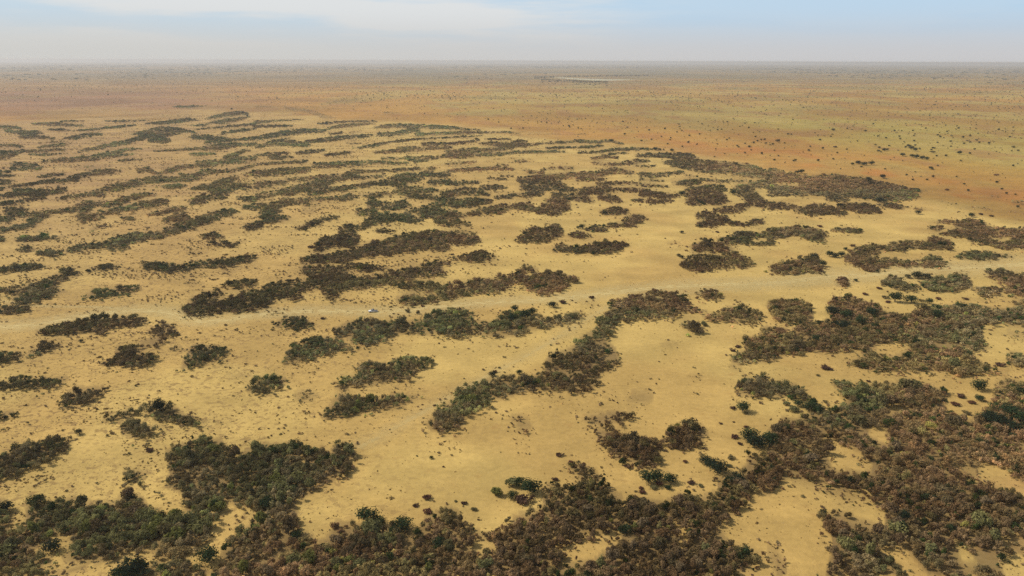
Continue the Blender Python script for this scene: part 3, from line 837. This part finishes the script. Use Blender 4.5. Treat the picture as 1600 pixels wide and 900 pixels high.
# the shrubs that show largest are things of their own
inframe = (px > 2) & (px < 1598) & (py < 893)
order = np.argsort(-(rr * hgt / Dst**2) * inframe)
own = np.zeros(len(X), bool)
taken = []
for q in order:
    if len(taken) >= 165: break
    if hgt[q] < 1.9 or mv[q] < .5: continue
    taken.append(q); own[q] = True
VAR = {}
def stem_mesh(h, seed, spread=.5, n=5, r=.07):
    rg = np.random.default_rng(seed); V = []; Fc = []
    for k in range(n):
        a = rg.random() * 6.28; ax = Vector((math.cos(a) * spread * h * .5 * (k > 0), math.sin(a) * spread * h * .5 * (k > 0), h * .72)); rb = r * h * .35 * (1 if k == 0 else .6)
        pts = [Vector((0, 0, -.05)), ax * .35 + Vector((0, 0, h * .05)), ax * .7, ax]
        for i, pt in enumerate(pts):
            for s in range(5):
                t = s * 6.283 / 5; q = rb * (1 - i * .28); V.append((pt.x + math.cos(t) * q, pt.y + math.sin(t) * q, pt.z))
        o = k * 20
        for i in range(3):
            for s in range(5): Fc.append((o + i * 5 + s, o + i * 5 + (s + 1) % 5, o + (i + 1) * 5 + (s + 1) % 5, o + (i + 1) * 5 + s))
    return mesh_np('stem', np.array(V), np.array(Fc), None, BARK)
def proto(kind, name, stemname, colours, n, h, r, zl, k=6.0, dist=300, tmin=.4, lobes=8, fat=0.0):
    out = []
    for v in range(n):
        c = colours[v % len(colours)][None, :]
        V, Fc, cc = crowns(np.zeros(1), np.zeros(1), np.array([r]), np.array([h]), c, np.array([float(dist)]), k=k, zlow=zl, tmin=tmin, lobes=lobes, fat=fat)
        root = bpy.data.objects.new(name, None); root.empty_display_size = .5
        cm = bpy.data.objects.new('crown', mesh_np('crown', V, Fc, cc, FOL)); cm.parent = root
        sm = bpy.data.objects.new(stemname, stem_mesh(h, v * 7 + 3, spread=.5 if stemname == 'stem' else .35)); sm.parent = root
        out.append((root, cm, sm))
    VAR[kind] = [out, [False] * n, h, r]
def put(kind, v, x, y, h, r, rz, label, cat, group):
    protos, used, h0, r0_ = VAR[kind]; a = protos[v]
    if not used[v]: used[v] = True; objs = a
    else:
        objs = [o.copy() for o in a]
        for o in objs[1:]: o.parent = objs[0]
    for o in objs: COL.objects.link(o)
    g = objs[0]; g.location = (x, y, 0); g.rotation_euler = (0, 0, rz); g.scale = (r / r0_, r / r0_, h / h0)
    tag(g, label, cat, group); return g
proto('brown', 'shrub', 'stem', BROWN * np.array([1.0, .94, .74]), 10, 3.2, 2.0, .1)
proto('olive', 'shrub', 'stem', OLIVE * np.array([1.0, .97, .76]), 8, 3.2, 2.0, .1)
proto('ever', 'tree', 'trunk', EVER, 6, 5.0, 2.8, .10, k=8.5, lobes=12, fat=.12)
proto('pale', 'shrub', 'stem', PALE * np.array([.85, .82, .6]), 6, 2.6, 1.9, .06, fat=.08)
proto('russet', 'shrub', 'stem', np.array([[.16, .075, .045], [.14, .08, .05]]), 4, 1.6, 1.5, .05)
# ------------------------------------------------------------------ single trees and shrubs standing clear: x, y of the crown in the photo, half width, kind
SING = """
572 803 15 e;628 816 14 e;591 812 9 e;686 846 11 e;418 784 12 e;801 753 12 p;828 757 14 e;812 752 9 e;774 768 11 p;800 772 8 e;820 779 13 r;
1013 744 13 e;1046 745 10 e;1028 743 9 e;1103 718 9 e;1122 728 12 e;1113 723 9 e;943 806 8 p;995 822 9 p;978 826 9 e;1022 761 6 o;1044 761 5 e;1002 762 4 r;1081 754 6 r;1094 758 5 o;1071 721 4 r;1142 714 6 o;1140 727 5 o;
1161 635 10 e;1145 637 5 r;1126 661 3 r;1146 659 2 r;1165 645 4 o;1170 677 12 e;1186 688 13 e;1203 684 12 e;1230 630 6 p;1240 638 8 p;1247 629 7 e;1264 633 9 e;1278 635 8 e;1148 681 6 r;1156 693 4 r;1240 690 8 p;1166 667 4 r;1212 668 7 o;
1278 527 9 e;1304 484 11 e;1322 490 10 e;1318 505 9 e;1362 486 8 e;1490 527 8 p;1345 500 8 e;1437 526 7 o;1465 489 8 e;1530 600 9 e;1575 640 14 e;1560 655 12 e;1585 665 10 e;1548 650 10 e;1600 650 12 e;
324 867 15 e;205 889 18 e;185 895 12 e;97 801 11 p;160 826 10 p;458 873 12 p;447 878 9 p;464 835 8 e;78 852 10 e;55 780 9 e;10 790 9 e;205 778 8 e;233 702 6 r;290 772 5 o;
842 595 6 p;822 598 6 e;812 581 5 e;870 585 8 p;885 592 7 p;768 583 5 e;745 622 6 e;773 580 4 r;1100 505 6 p;1150 487 5 p;
924 464 5 r;880 471 6 r;864 475 7 e;894 469 2 r;820 490 9 e;800 495 8 e;832 485 7 e;805 481 6 e;788 488 4 e;
1318 438 8 r;1337 437 3 e;1373 450 4 r;1351 459 4 r;1399 463 9 e;1384 464 5 o;1425 466 8 e;1440 469 4 o;1466 466 4 r;1453 470 5 e;1388 471 4 r;1508 466 4 r;1435 428 9 e;1420 431 6 o;1447 430 5 e;
1286 411 5 e;1297 396 5 e;1333 383 4 r;1321 388 3 e;1305 398 5 e;1316 396 5 e;1272 400 7 e;1281 353 4 r;1352 310 3 e;1374 311 7 e;
1290 573 7 r;1298 576 4 r;1278 586 3 o;1503 618 6 r;1530 621 6 e;1520 628 5 r;1492 631 6 r;1510 644 6 o;1290 627 4 o;1357 595 3 r;1564 569 6 r;
667 777 7 r;650 789 5 r;668 798 7 r;725 786 5 r;712 783 3 o;740 795 5 o;674 714 3 e;693 729 2 r;1154 541 5 r;1145 547 4 r;1100 717 2 r;
108 419 3 e;110 421 5 e;140 423 2 e;126 532 3 e;212 602 2 e;168 680 2 e;123 674 5 e;486 385 5 r;137 422 3 e;216 600 2 r;552 433 4 e;547 351 4 e;707 397 3 r;
910 353 5 e;903 355 3 e;1065 362 3 e;985 320 2 r;1065 301 6 e;1145 300 5 e;945 332 4 e;672 374 4 e;690 368 4 e;
660 478 3 r;636 485 5 o;646 475 5 r;615 490 2 r;653 488 3 e;622 491 2 r;1120 362 3 r;1110 385 3 e;1060 398 3 e;1127 375 5 e;1171 402 2 r;1066 401 4 e;
505 497 4 r;488 505 3 r;1030 592 1 o;660 632 2 r;679 633 3 r;780 574 2 e;651 712 2 o;1030 755 6 r;1005 768 5 r;1100 700 3 r;875 710 6 r;892 722 5 r;912 724 3 r;980 728 5 r;867 748 5 r;
1455 262 3 e;1380 275 4 e;1350 255 5 e;1342 253 4 e;1362 254 4 e;1352 204 2 e;1215 219 3 e;1302 202 3 e;
380 175 5 e;386 180 4 e;362 170 3 e;955 219 4 e;1024 232 3 e;1030 233 2 e;1050 234 3 e;1252 267 4 e;1246 268 3 e;1358 279 4 e;1150 255 3 e;
1480 296 3 r;1435 331 4 e;1417 323 3 o;1532 334 3 r;1519 335 4 e;1550 337 3 r;1557 273 3 r;1430 233 5 e;1410 241 5 e;1425 243 4 e;1433 244 5 e;1441 246 4 e;1448 247 3 e;1420 227 5 e;1424 230 4 e;1457 237 4 o;1499 238 3 e;1382 233 3 e;1387 233 2 e;1374 230 2 e;1584 229 4 o;1373 235 2 e;1305 229 3 r
""".replace('\n', '').split(';')
sing = []
for s in SING:
    a = s.split()
    if len(a) == 4: sing.append((float(a[0]), float(a[1]), float(a[2]), a[3]))
DESC = {'e': ('dark evergreen tree', 'tree'), 'p': ('pale grey green shrub', 'shrub'), 'r': ('small reddish brown shrub', 'shrub'), 'o': ('low olive shrub', 'shrub')}
LMK = [(583, 487, 'the white pickup'), (400, 745, 'the big lower-left thicket block'), (570, 805, 'the twin dark bottom trees'), (800, 765, 'the bottom centre evergreen cluster'), (860, 590, 'the big S-shaped thicket'),
       (1000, 480, "the S-shaped thicket's upper end"), (600, 600, 'the hook-shaped thicket'), (480, 550, 'the oval knobbly thicket'), (650, 515, 'the long thicket below the pickup'), (320, 555, 'the triangular thicket'),
       (240, 655, 'the three-lobed left thicket'), (140, 508, 'the left thicket below the track'), (60, 720, 'the tapering left edge thicket'), (150, 810, 'the lower-left corner mass'), (1000, 700, 'the russet wedge thicket'),
       (1070, 683, 'the round thicket beside the wedge'), (1028, 745, 'the dark evergreen pair'), (1170, 680, 'the right-hand evergreen clump'), (1400, 500, 'the wide green-brown right thicket'), (1230, 480, 'the square thicket near the right'),
       (1450, 640, 'the lower right brown mass'), (1250, 780, 'the lower right sand clearing'), (1430, 440, "the thickets at the track's end"), (1250, 410, 'the rounded thicket above the track'), (1120, 405, 'the domed thicket'),
       (1200, 365, 'the comb-topped right thicket'), (1550, 365, 'the upper right edge thicket'), (1300, 290, 'the dark boundary thicket'), (920, 385, 'the low arched thicket'), (845, 365, 'the square-backed centre thicket'),
       (740, 455, 'the long thicket above the pickup'), (540, 430, 'the branching centre-left thicket'), (620, 385, 'the thick curved centre-left band'), (330, 410, 'the smile-shaped left band'), (230, 365, 'the long diagonal left band'),
       (60, 450, 'the forked left edge thicket'), (175, 455, 'the small thicket above the track'), (720, 330, 'the tangled upper centre thickets'), (860, 320, 'the upper centre knot of thicket'),
       (420, 340, 'the stubby upper left thicket'), (1120, 315, 'the twin-lobed upper thickets'), (1000, 330, 'the thin upper centre arcs'), (250, 200, 'the dark far left cluster'), (380, 185, "the field's far corner"),
       (560, 220, 'the far middle bands'), (700, 260, 'the stacked upper centre bands'), (480, 270, 'the upper left-centre bands'), (130, 270, 'the far left bands'), (900, 240, 'the far right-centre bands'), (60, 330, 'the pale left edge bands'), (1425, 240, 'the tree row on orange plain'), (930, 122, 'the pale dry pan')]
BLM = [(60, 850, 'the lower left corner'), (140, 800, 'the olive lower-left mass'), (250, 860, 'the small lower-left sand strip'), (324, 867, 'the round dark lower-left evergreen'), (458, 873, 'the yellow-green bottom shrub'), (400, 740, 'the big lower-left thicket block'),
       (570, 825, 'the twin dark bottom trees'), (665, 855, 'the bottom centre-left slope'), (780, 860, 'the bottom centre mass'), (880, 860, 'the narrow bottom sand gap'), (900, 780, 'the peaked bottom thicket'), (1010, 850, 'the bottom mass right of centre'),
       (1120, 860, 'the pale russet bottom strip'), (1100, 790, 'the rising right-centre band'), (1200, 730, 'the rising band near the clearing'), (1330, 860, 'the brown spur in the clearing'), (1450, 800, 'the brown lower right mass'), (1560, 850, 'the lower right corner')]
PLM = [(930, 122, 'the pale dry pan'), (1425, 240, 'the tree row on orange plain'), (600, 150, 'the far corner of the bands'), (760, 175, 'the mid plain beyond the bands'), (960, 195, 'the plain beyond the centre bands'), (1100, 150, 'the green tinged far plain'), (1300, 170, 'the right green plain'),
       (1500, 200, 'the right edge grassland'), (1250, 240, 'the orange slope'), (1550, 300, 'the right edge orange ground'), (200, 140, 'the left far plain'), (400, 140, 'the left-centre far plain')]
NUM = 'one two three four five six seven eight nine ten eleven twelve'.split(); NTH = 'first second third fourth fifth sixth seventh eighth ninth tenth eleventh twelfth'.split()
def order_words(k, n):
    if n == 1: return ''
    if n == 2: return (', the left one', ', the right one')[k]
    if k == 0: return ', leftmost of ' + (NUM[n - 1] if n <= 12 else str(n))
    if k == n - 1: return ', rightmost of ' + (NUM[n - 1] if n <= 12 else str(n))
    return ', ' + (NTH[k] if k < 12 else f'{k + 1}th') + ' from left'
def landmark_labels(items, LM=None):
    LM = LM or LMK
    """items: (x, y, description) -> unique labels that name the nearest landmark and the side of it"""
    key = {}; res = [None] * len(items)
    for n, (x, y, dsc) in enumerate(items):
        best = min(range(len(LM)), key=lambda k: (LM[k][0] - x)**2 + ((LM[k][1] - y) * 2)**2)
        lx, ly, nm = LM[best]; dx, dy = x - lx, (y - ly) * 1.8
        side = ('right of' if dx > 0 else 'left of') if abs(dx) > abs(dy) else ('just below' if dy > 0 else 'just above')
        if abs(dx) < 12 and abs(dy) < 14: side = 'at'
        key.setdefault((dsc, side, nm), []).append((x, n))
    for (dsc, side, nm), l in key.items():
        l.sort()
        for k, (_, n) in enumerate(l): res[n] = f'{dsc} {side} {nm}' + order_words(k, len(l))
    return res
ownitems = []
for q in taken:
    br = tnt[q]; kind = 'olive' if br[1] > br[0] * .78 else 'brown'
    if br[0] < .06: kind = 'ever'
    elif br[0] > .2 and br[1] > .19: kind = 'pale'
    nm = {'brown': 'dry brown', 'olive': 'dull olive', 'ever': 'dark evergreen', 'pale': 'pale green'}[kind]
    ownitems.append((float(px[q]), float(py[q]), ('tall ' if hgt[q] > 3.4 else 'low ' if hgt[q] < 2.6 else '') + nm + (' tree' if kind == 'ever' else ' shrub'), kind, q))
ol = landmark_labels([t[:3] for t in ownitems], BLM)
for (a_, b_, dsc, kind, q), lb in zip(ownitems, ol):
    v = int(rng.integers(0, len(VAR[kind][0])))
    put(kind, v, X[q], Y[q], hgt[q], rr[q] * 1.05, rng.random() * 6.28, lb, 'tree' if kind == 'ever' else 'shrub', 'shrubs packed in the nearest thickets')

slab = landmark_labels([(a, b, DESC[k][0]) for a, b, r, k in sing])
singpos = []
for n, (a, b, r, k) in enumerate(sing):
    xx, yy = ground([a], [b], 1.2); xx, yy = float(xx[0]), float(yy[0]); dist = math.sqrt(xx * xx + yy * yy + CAM_H**2)
    rad = r * dist / F * (1.22 if k == 'e' else 1.05); asp = {'e': 1.35, 'p': 1.15, 'r': .8, 'o': .85}[k]
    rad = max(.55, min(rad, 4.6)); h = rad * asp * (.9 + .25 * random.random())
    xx, yy = ground([a], [b], h * .5); xx, yy = float(xx[0]), float(yy[0])
    kind = {'e': 'ever', 'p': 'pale', 'r': 'russet', 'o': 'olive'}[k]
    put(kind, random.randrange(len(VAR[kind][0])), xx, yy, h, rad * 1.08, random.random() * 6.28, slab[n], DESC[k][1], DESC[k][0] + 's standing clear or showing above the thickets')
    singpos.append((xx, yy, rad))

# ------------------------------------------------------------------ thickets: one object for each patch
comps = []
for c in np.unique(cid):
    if c == 0: continue
    m = (cid == c) & ~own
    if m.sum() < 1: continue
    comps.append((c, m))
stray = []
items = []
for c, m in comps:
    ys, xs = np.nonzero(lab == c); xs = xs * 2; ys = ys * 2
    if len(xs) == 0: xs = px[m]; ys = py[m]
    area = len(xs) * 4; wd, hh = xs.max() - xs.min() + 2, ys.max() - ys.min() + 2
    g = (tnt[m][:, 1] > tnt[m][:, 0] * .82).mean(); sp = (mv[m] < .5).mean()
    size = 'tiny' if area < 150 else 'small' if area < 700 else 'medium sized' if area < 3000 else 'large' if area < 15000 else 'very large'
    colr = 'thin grey-brown' if sp > .5 else 'olive' if g > .55 else 'brown' if g < .3 else 'olive-brown'
    shp = 'strip' if wd > 4.5 * hh else 'band' if wd > 2.6 * hh else 'patch'
    mx_, my_ = xs.mean(), ys.mean(); kk = np.argmin((xs - mx_)**2 + (ys - my_)**2)
    items.append((float(xs[kk]), float(ys[kk]), f'{size} {colr} thicket {shp}', area))
BIG = {}
labs = landmark_labels([i[:3] for i in items])
named = [(1000, 830, 'very large dark brown and olive thicket mass filling the bottom edge and lower right'), (400, 745, 'large dark brown and olive thicket block with a notched top at lower left'), (900, 585, 'long S-shaped brown thicket winding across the sand at centre right'),
         (60, 720, 'dark tapering thicket running off the left edge above the lower corner mass'), (1400, 510, 'wide green-brown thicket with dark evergreen trees at the right'), (590, 510, 'long dark brown thicket just below the white pickup and the track'),
         (600, 600, 'hook-shaped brown thicket opening to the right, left of the S-shaped thicket'), (320, 555, 'triangular grey-brown thicket alone on the sand at left'), (740, 455, 'long brown thicket with bushy right end just above the white pickup'),
         (1000, 700, 'wedge-shaped russet brown thicket pointing down towards the bottom mass'), (230, 365, 'long thin dark diagonal thicket band rising to the right at left'), (330, 410, 'shallow smile-shaped dark thicket band at left, above the track'),
         (845, 370, 'square-backed brown thicket clump alone near the centre'), (1120, 405, 'domed olive and brown thicket alone right of centre above the track'), (470, 545, 'oval dark thicket left of centre with a knobbly top edge')]
for nx, ny, t in named:
    best = None
    c = lab[min(ny // 2, 449), nx // 2]
    for n, (cc, m) in enumerate(comps):
        if cc == c: labs[n] = t
for n, (c, m) in enumerate(comps):
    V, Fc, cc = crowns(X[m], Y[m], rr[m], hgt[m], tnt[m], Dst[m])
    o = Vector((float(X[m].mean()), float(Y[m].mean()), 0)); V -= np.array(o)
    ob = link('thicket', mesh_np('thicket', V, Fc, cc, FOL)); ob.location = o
    tag(ob, labs[n], 'thicket', 'thicket bands and patches of the striped bush')

# ------------------------------------------------------------------ trees scattered over the far orange plain
d = 700.0; fx, fy = [], []
while d < 9000:
    s = 12 + d * .004; half = d * .74; n = int(2 * half / s); fx.append(-half + s * (np.arange(n) + rng.random(n))); fy.append(d + s * (rng.random(n) - .5)); d += s
fx = np.concatenate(fx); fy = np.concatenate(fy); ppx, ppy, w = pixel(fx, fy, fx * 0 + 1.5)
yb = np.interp(ppx, BX, BY)
dens = .30 + .75 * sst(.45, .65, vnoise(fx, fy, 420, 51)) * sst(.3, .55, vnoise(fx, fy, 90, 52)); dens *= np.where(ppx > 560, 1.15, .7)
dens *= np.where(ppy > yb - 14, .25, 1.0); dens = np.where((ppx < 330) & (ppy > 145), dens * .25, dens)
k = (ppy < yb - 3) & (rng.random(len(fx)) < dens)
fx, fy, ppx, ppy = fx[k], fy[k], ppx[k], ppy[k]; fd = np.sqrt(fx**2 + fy**2 + CAM_H**2)
fr = (.6 + 2.4 * rng.random(len(fx))**3.2) * np.clip(fd / 2200, 1, 1.5); fh = fr * (1.2 + .6 * rng.random(len(fx)))
order = np.argsort(-(fr / fd) * ((ppx > 3) & (ppx < 1597))); big = order[:130]
isb = np.zeros(len(fx), bool); isb[big] = True
pl_ = landmark_labels([(float(ppx[q]), float(ppy[q]), 'broad dark tree' if fr[q] > 2 else 'small dark tree') for q in big], PLM)
for q, lb in zip(big, pl_):
    put('ever', int(rng.integers(0, 6)), fx[q], fy[q], fh[q], fr[q], rng.random() * 6.28, lb, 'tree', 'trees scattered on the far plain')
m = ~isb; ft = np.where(rng.random((m.sum(), 1)) < .7, EVER[rng.integers(0, 3, m.sum())] * 1.3, OLIVE[rng.integers(0, 4, m.sum())] * .8)
V, Fc, cc = crowns(fx[m], fy[m], fr[m], fh[m], ft, fd[m], k=3.0, zlow=.2)
tag(link('distant_trees', mesh_np('distant_trees', V, Fc, cc, FOL)), 'countless tiny dark trees dotting the orange and green plain to the horizon', 'trees', kind='stuff')

# dark trees ringing the pan
tq = rng.random(700); ta = np.where(tq < .5, rng.uniform(845, 950, 700), rng.uniform(880, 1015, 700)); tb = np.where(tq < .5, 125.2 + .035 * np.clip(ta - 870, -20, 60) + rng.exponential(1.6, 700) * (ta < 960), 119.5 + .4 * rng.normal(size=700) - .01 * (ta - 900)); tb = np.where((tq > .4) & (tq < .5), 121 + rng.normal(size=700), tb); ta = np.where((tq > .4) & (tq < .5), rng.uniform(835, 866, 700), ta)
x_, y_ = ground(ta, tb); dd = np.hypot(x_, y_)
V, Fc, cc = crowns(x_, y_, rng.uniform(3, 9, 700), rng.uniform(4, 8, 700), EVER[rng.integers(0, 3, 700)], dd, k=2.5, zlow=.1)
tag(link('pan_woodland', mesh_np('pan_woodland', V, Fc, cc, FOL)), 'dark green trees massed around the pale dry pan', 'woodland', kind='stuff')
# far woodland flecks near the horizon
q = 2600; hx_ = rng.uniform(-1, 1, q); hd = rng.uniform(5500, 22000, q); x_ = hx_ * hd * .75; y_ = hd
kk = vnoise(x_, y_ * .35, 1500, 61, 2) > .5; x_, y_ = x_[kk], y_[kk]; dd = np.hypot(x_, y_)
V, Fc, cc = crowns(x_, y_, rng.uniform(5, 30, len(x_)) * dd / 9000, rng.uniform(3, 5.5, len(x_)), EVER[rng.integers(0, 3, len(x_))] * 1.5, dd, k=1.6, zlow=.1)
tag(link('far_woodland', mesh_np('far_woodland', V, Fc, cc, FOL)), 'flecks of far woodland fading into haze below the horizon', 'woodland', kind='stuff')

# pale dry pan on the plain
PN = [(862, 121.4), (885, 123.2), (905, 124.6), (930, 125.8), (955, 125.9), (1000, 124.6), (965, 124.0), (930, 123.4), (900, 122.2), (880, 121)]
a, b = ground([q[0] for q in PN], [q[1] for q in PN]); me = bpy.data.meshes.new('dry_pan'); me.from_pydata([(float(i), float(j), .06) for i, j in zip(a, b)], [], [tuple(range(len(PN)))]); me.materials.append(simple('pan_clay', (.40, .36, .22), .8, nscale=.01))
po = link('dry_pan', me); po['kind'] = 'structure'

# ------------------------------------------------------------------ dry tufts and litter on the bare ground
n = 170000; u = rng.random(n); tpx = rng.uniform(-30, 1630, n); tpy = 170 + (930 - 170) * u**.8
tx, ty = ground(tpx, tpy); td = np.sqrt(tx**2 + ty**2 + CAM_H**2)
mv2, ix, iy = look(tpx, tpy); wn = (4 + (tpy - 95) * .02)
ab, be = vedge(ix, iy, wn * 2.2); near = (ab > 0).astype(float) * .9 + (be > 0) * .3
lf = 1 - sst(100, 620, tpx); cl = sst(.52, .70, vnoise(tx, ty, 22, 71)) ; cl2 = sst(.6, .75, vnoise(tx, ty, 5, 72))
pa = sst(.58, .66, vnoise(tx * .6, ty, 11, 73)) * (1 - sst(400, 850, tpx)) ; pk = .003 + .42 * pa * (.4 + .6 * cl2) + .24 * near * (.3 + .7 * cl2) + .07 * cl * cl2 + .16 * lf * cl2
pk = np.where(mv2 > .5, 0, pk); pk *= np.where(tpy < np.interp(tpx, BX, BY), .35, 1) * (1 - .45 * sst(500, 800, tpy)); pk += .10 * (1 - sst(200, 420, tpx)) * (1 - sst(230, 360, tpy)) * cl2
k = rng.random(n) < pk; tx, ty, td, tpx, tpy = tx[k], ty[k], td[k], tpx[k], tpy[k]
tr = (1 + .5 * pa[k]) * rng.uniform(.14, .42, len(tx)) * np.where(rng.random(len(tx)) < .05, 1.9, 1) * np.clip(td / 480, .8, 1.5); tcol = np.array([[.30, .19, .07], [.25, .16, .06], [.34, .24, .09], [.22, .15, .06]])[rng.integers(0, 4, len(tx))]
V, Fc, cc = crowns(tx, ty, tr * rng.uniform(.9, 1.6, len(tx)), tr * .6, tcol, td, k=2.6, zlow=.02, tmin=.18, lobes=4)
tag(link('dry_grass_tufts', mesh_np('dry_grass_tufts', V, Fc, cc, FOL)), 'small dry brown tufts and dead brush dotting the bare sand', 'dry tufts', kind='stuff')
print('TRIS', sum(len(o.data.polygons) for o in COL.objects if o.type == 'MESH'), 'comps', len(comps), 'shrubs', len(X), 'sing', len(sing), 'tufts', len(tx), 'plain', len(fx))

# ------------------------------------------------------------------ the pickup on the track
import bmesh
MW_ = simple('white_paint', (.78, .78, .77), .35, var=.03); MG = simple('dark_glass', (.015, .018, .022), .08, var=.1); MT = simple('rubber', (.02, .02, .02), .9); MR = simple('wheel_steel', (.35, .35, .36), .4, .8); MB = simple('black_trim', (.03, .03, .03), .6); ML = simple('headlight_lens', (.8, .8, .78), .15, var=.02); MRD = simple('tail_light_lens', (.35, .02, .015), .25)
def prism(prof, w, bev=.03, w2=None):
    bm = bmesh.new(); w2 = w2 or [w] * len(prof)
    a = [bm.verts.new((x, -w2[i] / 2, z)) for i, (x, z) in enumerate(prof)]; b = [bm.verts.new((x, w2[i] / 2, z)) for i, (x, z) in enumerate(prof)]
    n = len(prof); bm.faces.new(a); bm.faces.new(b[::-1])
    for i in range(n): bm.faces.new((a[i], b[i], b[(i + 1) % n], a[(i + 1) % n]))
    bmesh.ops.recalc_face_normals(bm, faces=bm.faces)
    if bev: bmesh.ops.bevel(bm, geom=list(bm.edges), offset=bev, segments=2, affect='EDGES', clamp_overlap=True)
    return bm
def bmo(name, bm, mat, parent):
    me = bpy.data.meshes.new(name); bm.to_mesh(me); bm.free(); me.materials.append(mat); return link(name, me, parent)
vx, vy = ground([583], [487.5]); car = empty('pickup_truck', (float(vx[0]), float(vy[0]), .02), R(192))
tag(car, 'white pickup truck with dark windows parked on the pale sandy track', 'pickup truck')
body = bmo('body', prism([(-2.55, .5), (-2.6, .95), (-.55, 1.0), (1.0, 1.05), (2.3, .98), (2.55, .82), (2.55, .45), (2.0, .38), (-2.1, .38)], 1.82, .06), MW_, car)
cab = bmo('cab', prism([(-.75, 1.03), (-.6, 1.72), (.45, 1.76), (1.15, 1.06)], 1.7, .05, [1.7, 1.42, 1.42, 1.66]), MW_, car)
bmo('windscreen', prism([(.56, 1.70), (1.17, 1.11), (1.2, 1.13), (.60, 1.72)], 1.36, 0), MG, cab)
bmo('rear_window', prism([(-.79, 1.12), (-.66, 1.66), (-.69, 1.67), (-.82, 1.12)], 1.3, 0), MG, cab)
for s in (-1, 1):
    bm = bmesh.new(); vs = [bm.verts.new(v) for v in ((-.62, s * .868, 1.13), (.98, s * .862, 1.13), (.42, s * .735, 1.66), (-.5, s * .735, 1.66))]; bm.faces.new(vs)
    r_ = bmesh.ops.extrude_face_region(bm, geom=list(bm.faces)); bmesh.ops.translate(bm, vec=(0, s * .012, .004), verts=[e for e in r_['geom'] if isinstance(e, bmesh.types.BMVert)]); bmo('side_window', bm, MG, cab)
    bmo('headlight', prism([(2.5, .66), (2.5, .84), (2.57, .82), (2.58, .68)], .38, .01), ML, car).location.y = s * .66
    bmo('tail_light', prism([(-2.63, .6), (-2.63, .88), (-2.58, .88), (-2.58, .6)], .16, .01), MRD, car).location.y = s * .78
    bmo('mirror', prism([(.78, 1.12), (.78, 1.3), (.9, 1.28), (.9, 1.14)], .2, .02), MB, car).location.y = s * 1.0
bmo('load_bed', prism([(-2.54, .95), (-2.54, 1.03), (-.80, 1.07), (-.80, .98)], 1.66, 0), MB, car)
bmo('roof_rack', prism([(-.5, 1.79), (-.5, 1.86), (.38, 1.89), (.38, 1.8)], 1.2, .01), MB, car)
bmo('bumper', prism([(2.5, .4), (2.5, .6), (2.66, .58), (2.66, .42)], 1.75, .03), MB, car)
bmo('bumper', prism([(-2.72, .42), (-2.72, .56), (-2.56, .56), (-2.56, .42)], 1.7, .03), MR, car)
for wx in (-1.6, 1.65):
    for s in (-1, 1):
        bm = bmesh.new(); bmesh.ops.create_cone(bm, cap_ends=True, segments=24, radius1=.38, radius2=.38, depth=.25, matrix=Matrix.Rotation(R(90), 4, 'X')); bmesh.ops.bevel(bm, geom=[e for e in bm.edges if abs(e.verts[0].co.y - e.verts[1].co.y) < 1e-4], offset=.04, segments=2, affect='EDGES')
        wh = empty('wheel', (wx, s * .84, .38)); wh.parent = car; ty_ = bmo('tyre', bm, MT, wh)
        bm = bmesh.new(); bmesh.ops.create_cone(bm, cap_ends=True, segments=16, radius1=.21, radius2=.21, depth=.27, matrix=Matrix.Rotation(R(90), 4, 'X')); bmo('rim', bm, MR, wh)

# ------------------------------------------------------------------ dusty air
HZ = 43500; hb = bmesh.new(); bmesh.ops.create_cube(hb, size=1); bmesh.ops.scale(hb, vec=(2 * HZ, 2 * HZ, CAM_H + 6), verts=hb.verts); bmesh.ops.translate(hb, vec=(0, 0, (CAM_H + 6) / 2 - 1), verts=hb.verts)
hm_ = bpy.data.materials.new('haze'); hm_.use_nodes = True; t = hm_.node_tree; t.nodes.clear()
pv = N(t, 'ShaderNodeVolumePrincipled'); pv.inputs['Color'].default_value = (.70, .71, .73, 1); pv.inputs['Density'].default_value = 0.000068; pv.inputs['Anisotropy'].default_value = .25
ou = N(t, 'ShaderNodeOutputMaterial'); t.links.new(pv.outputs[0], ou.inputs['Volume'])
ho = bmo('haze', hb, hm_, None); ho['kind'] = 'stuff'; ho['label'] = 'pale dusty haze lying over the whole plain'; ho['category'] = 'haze'
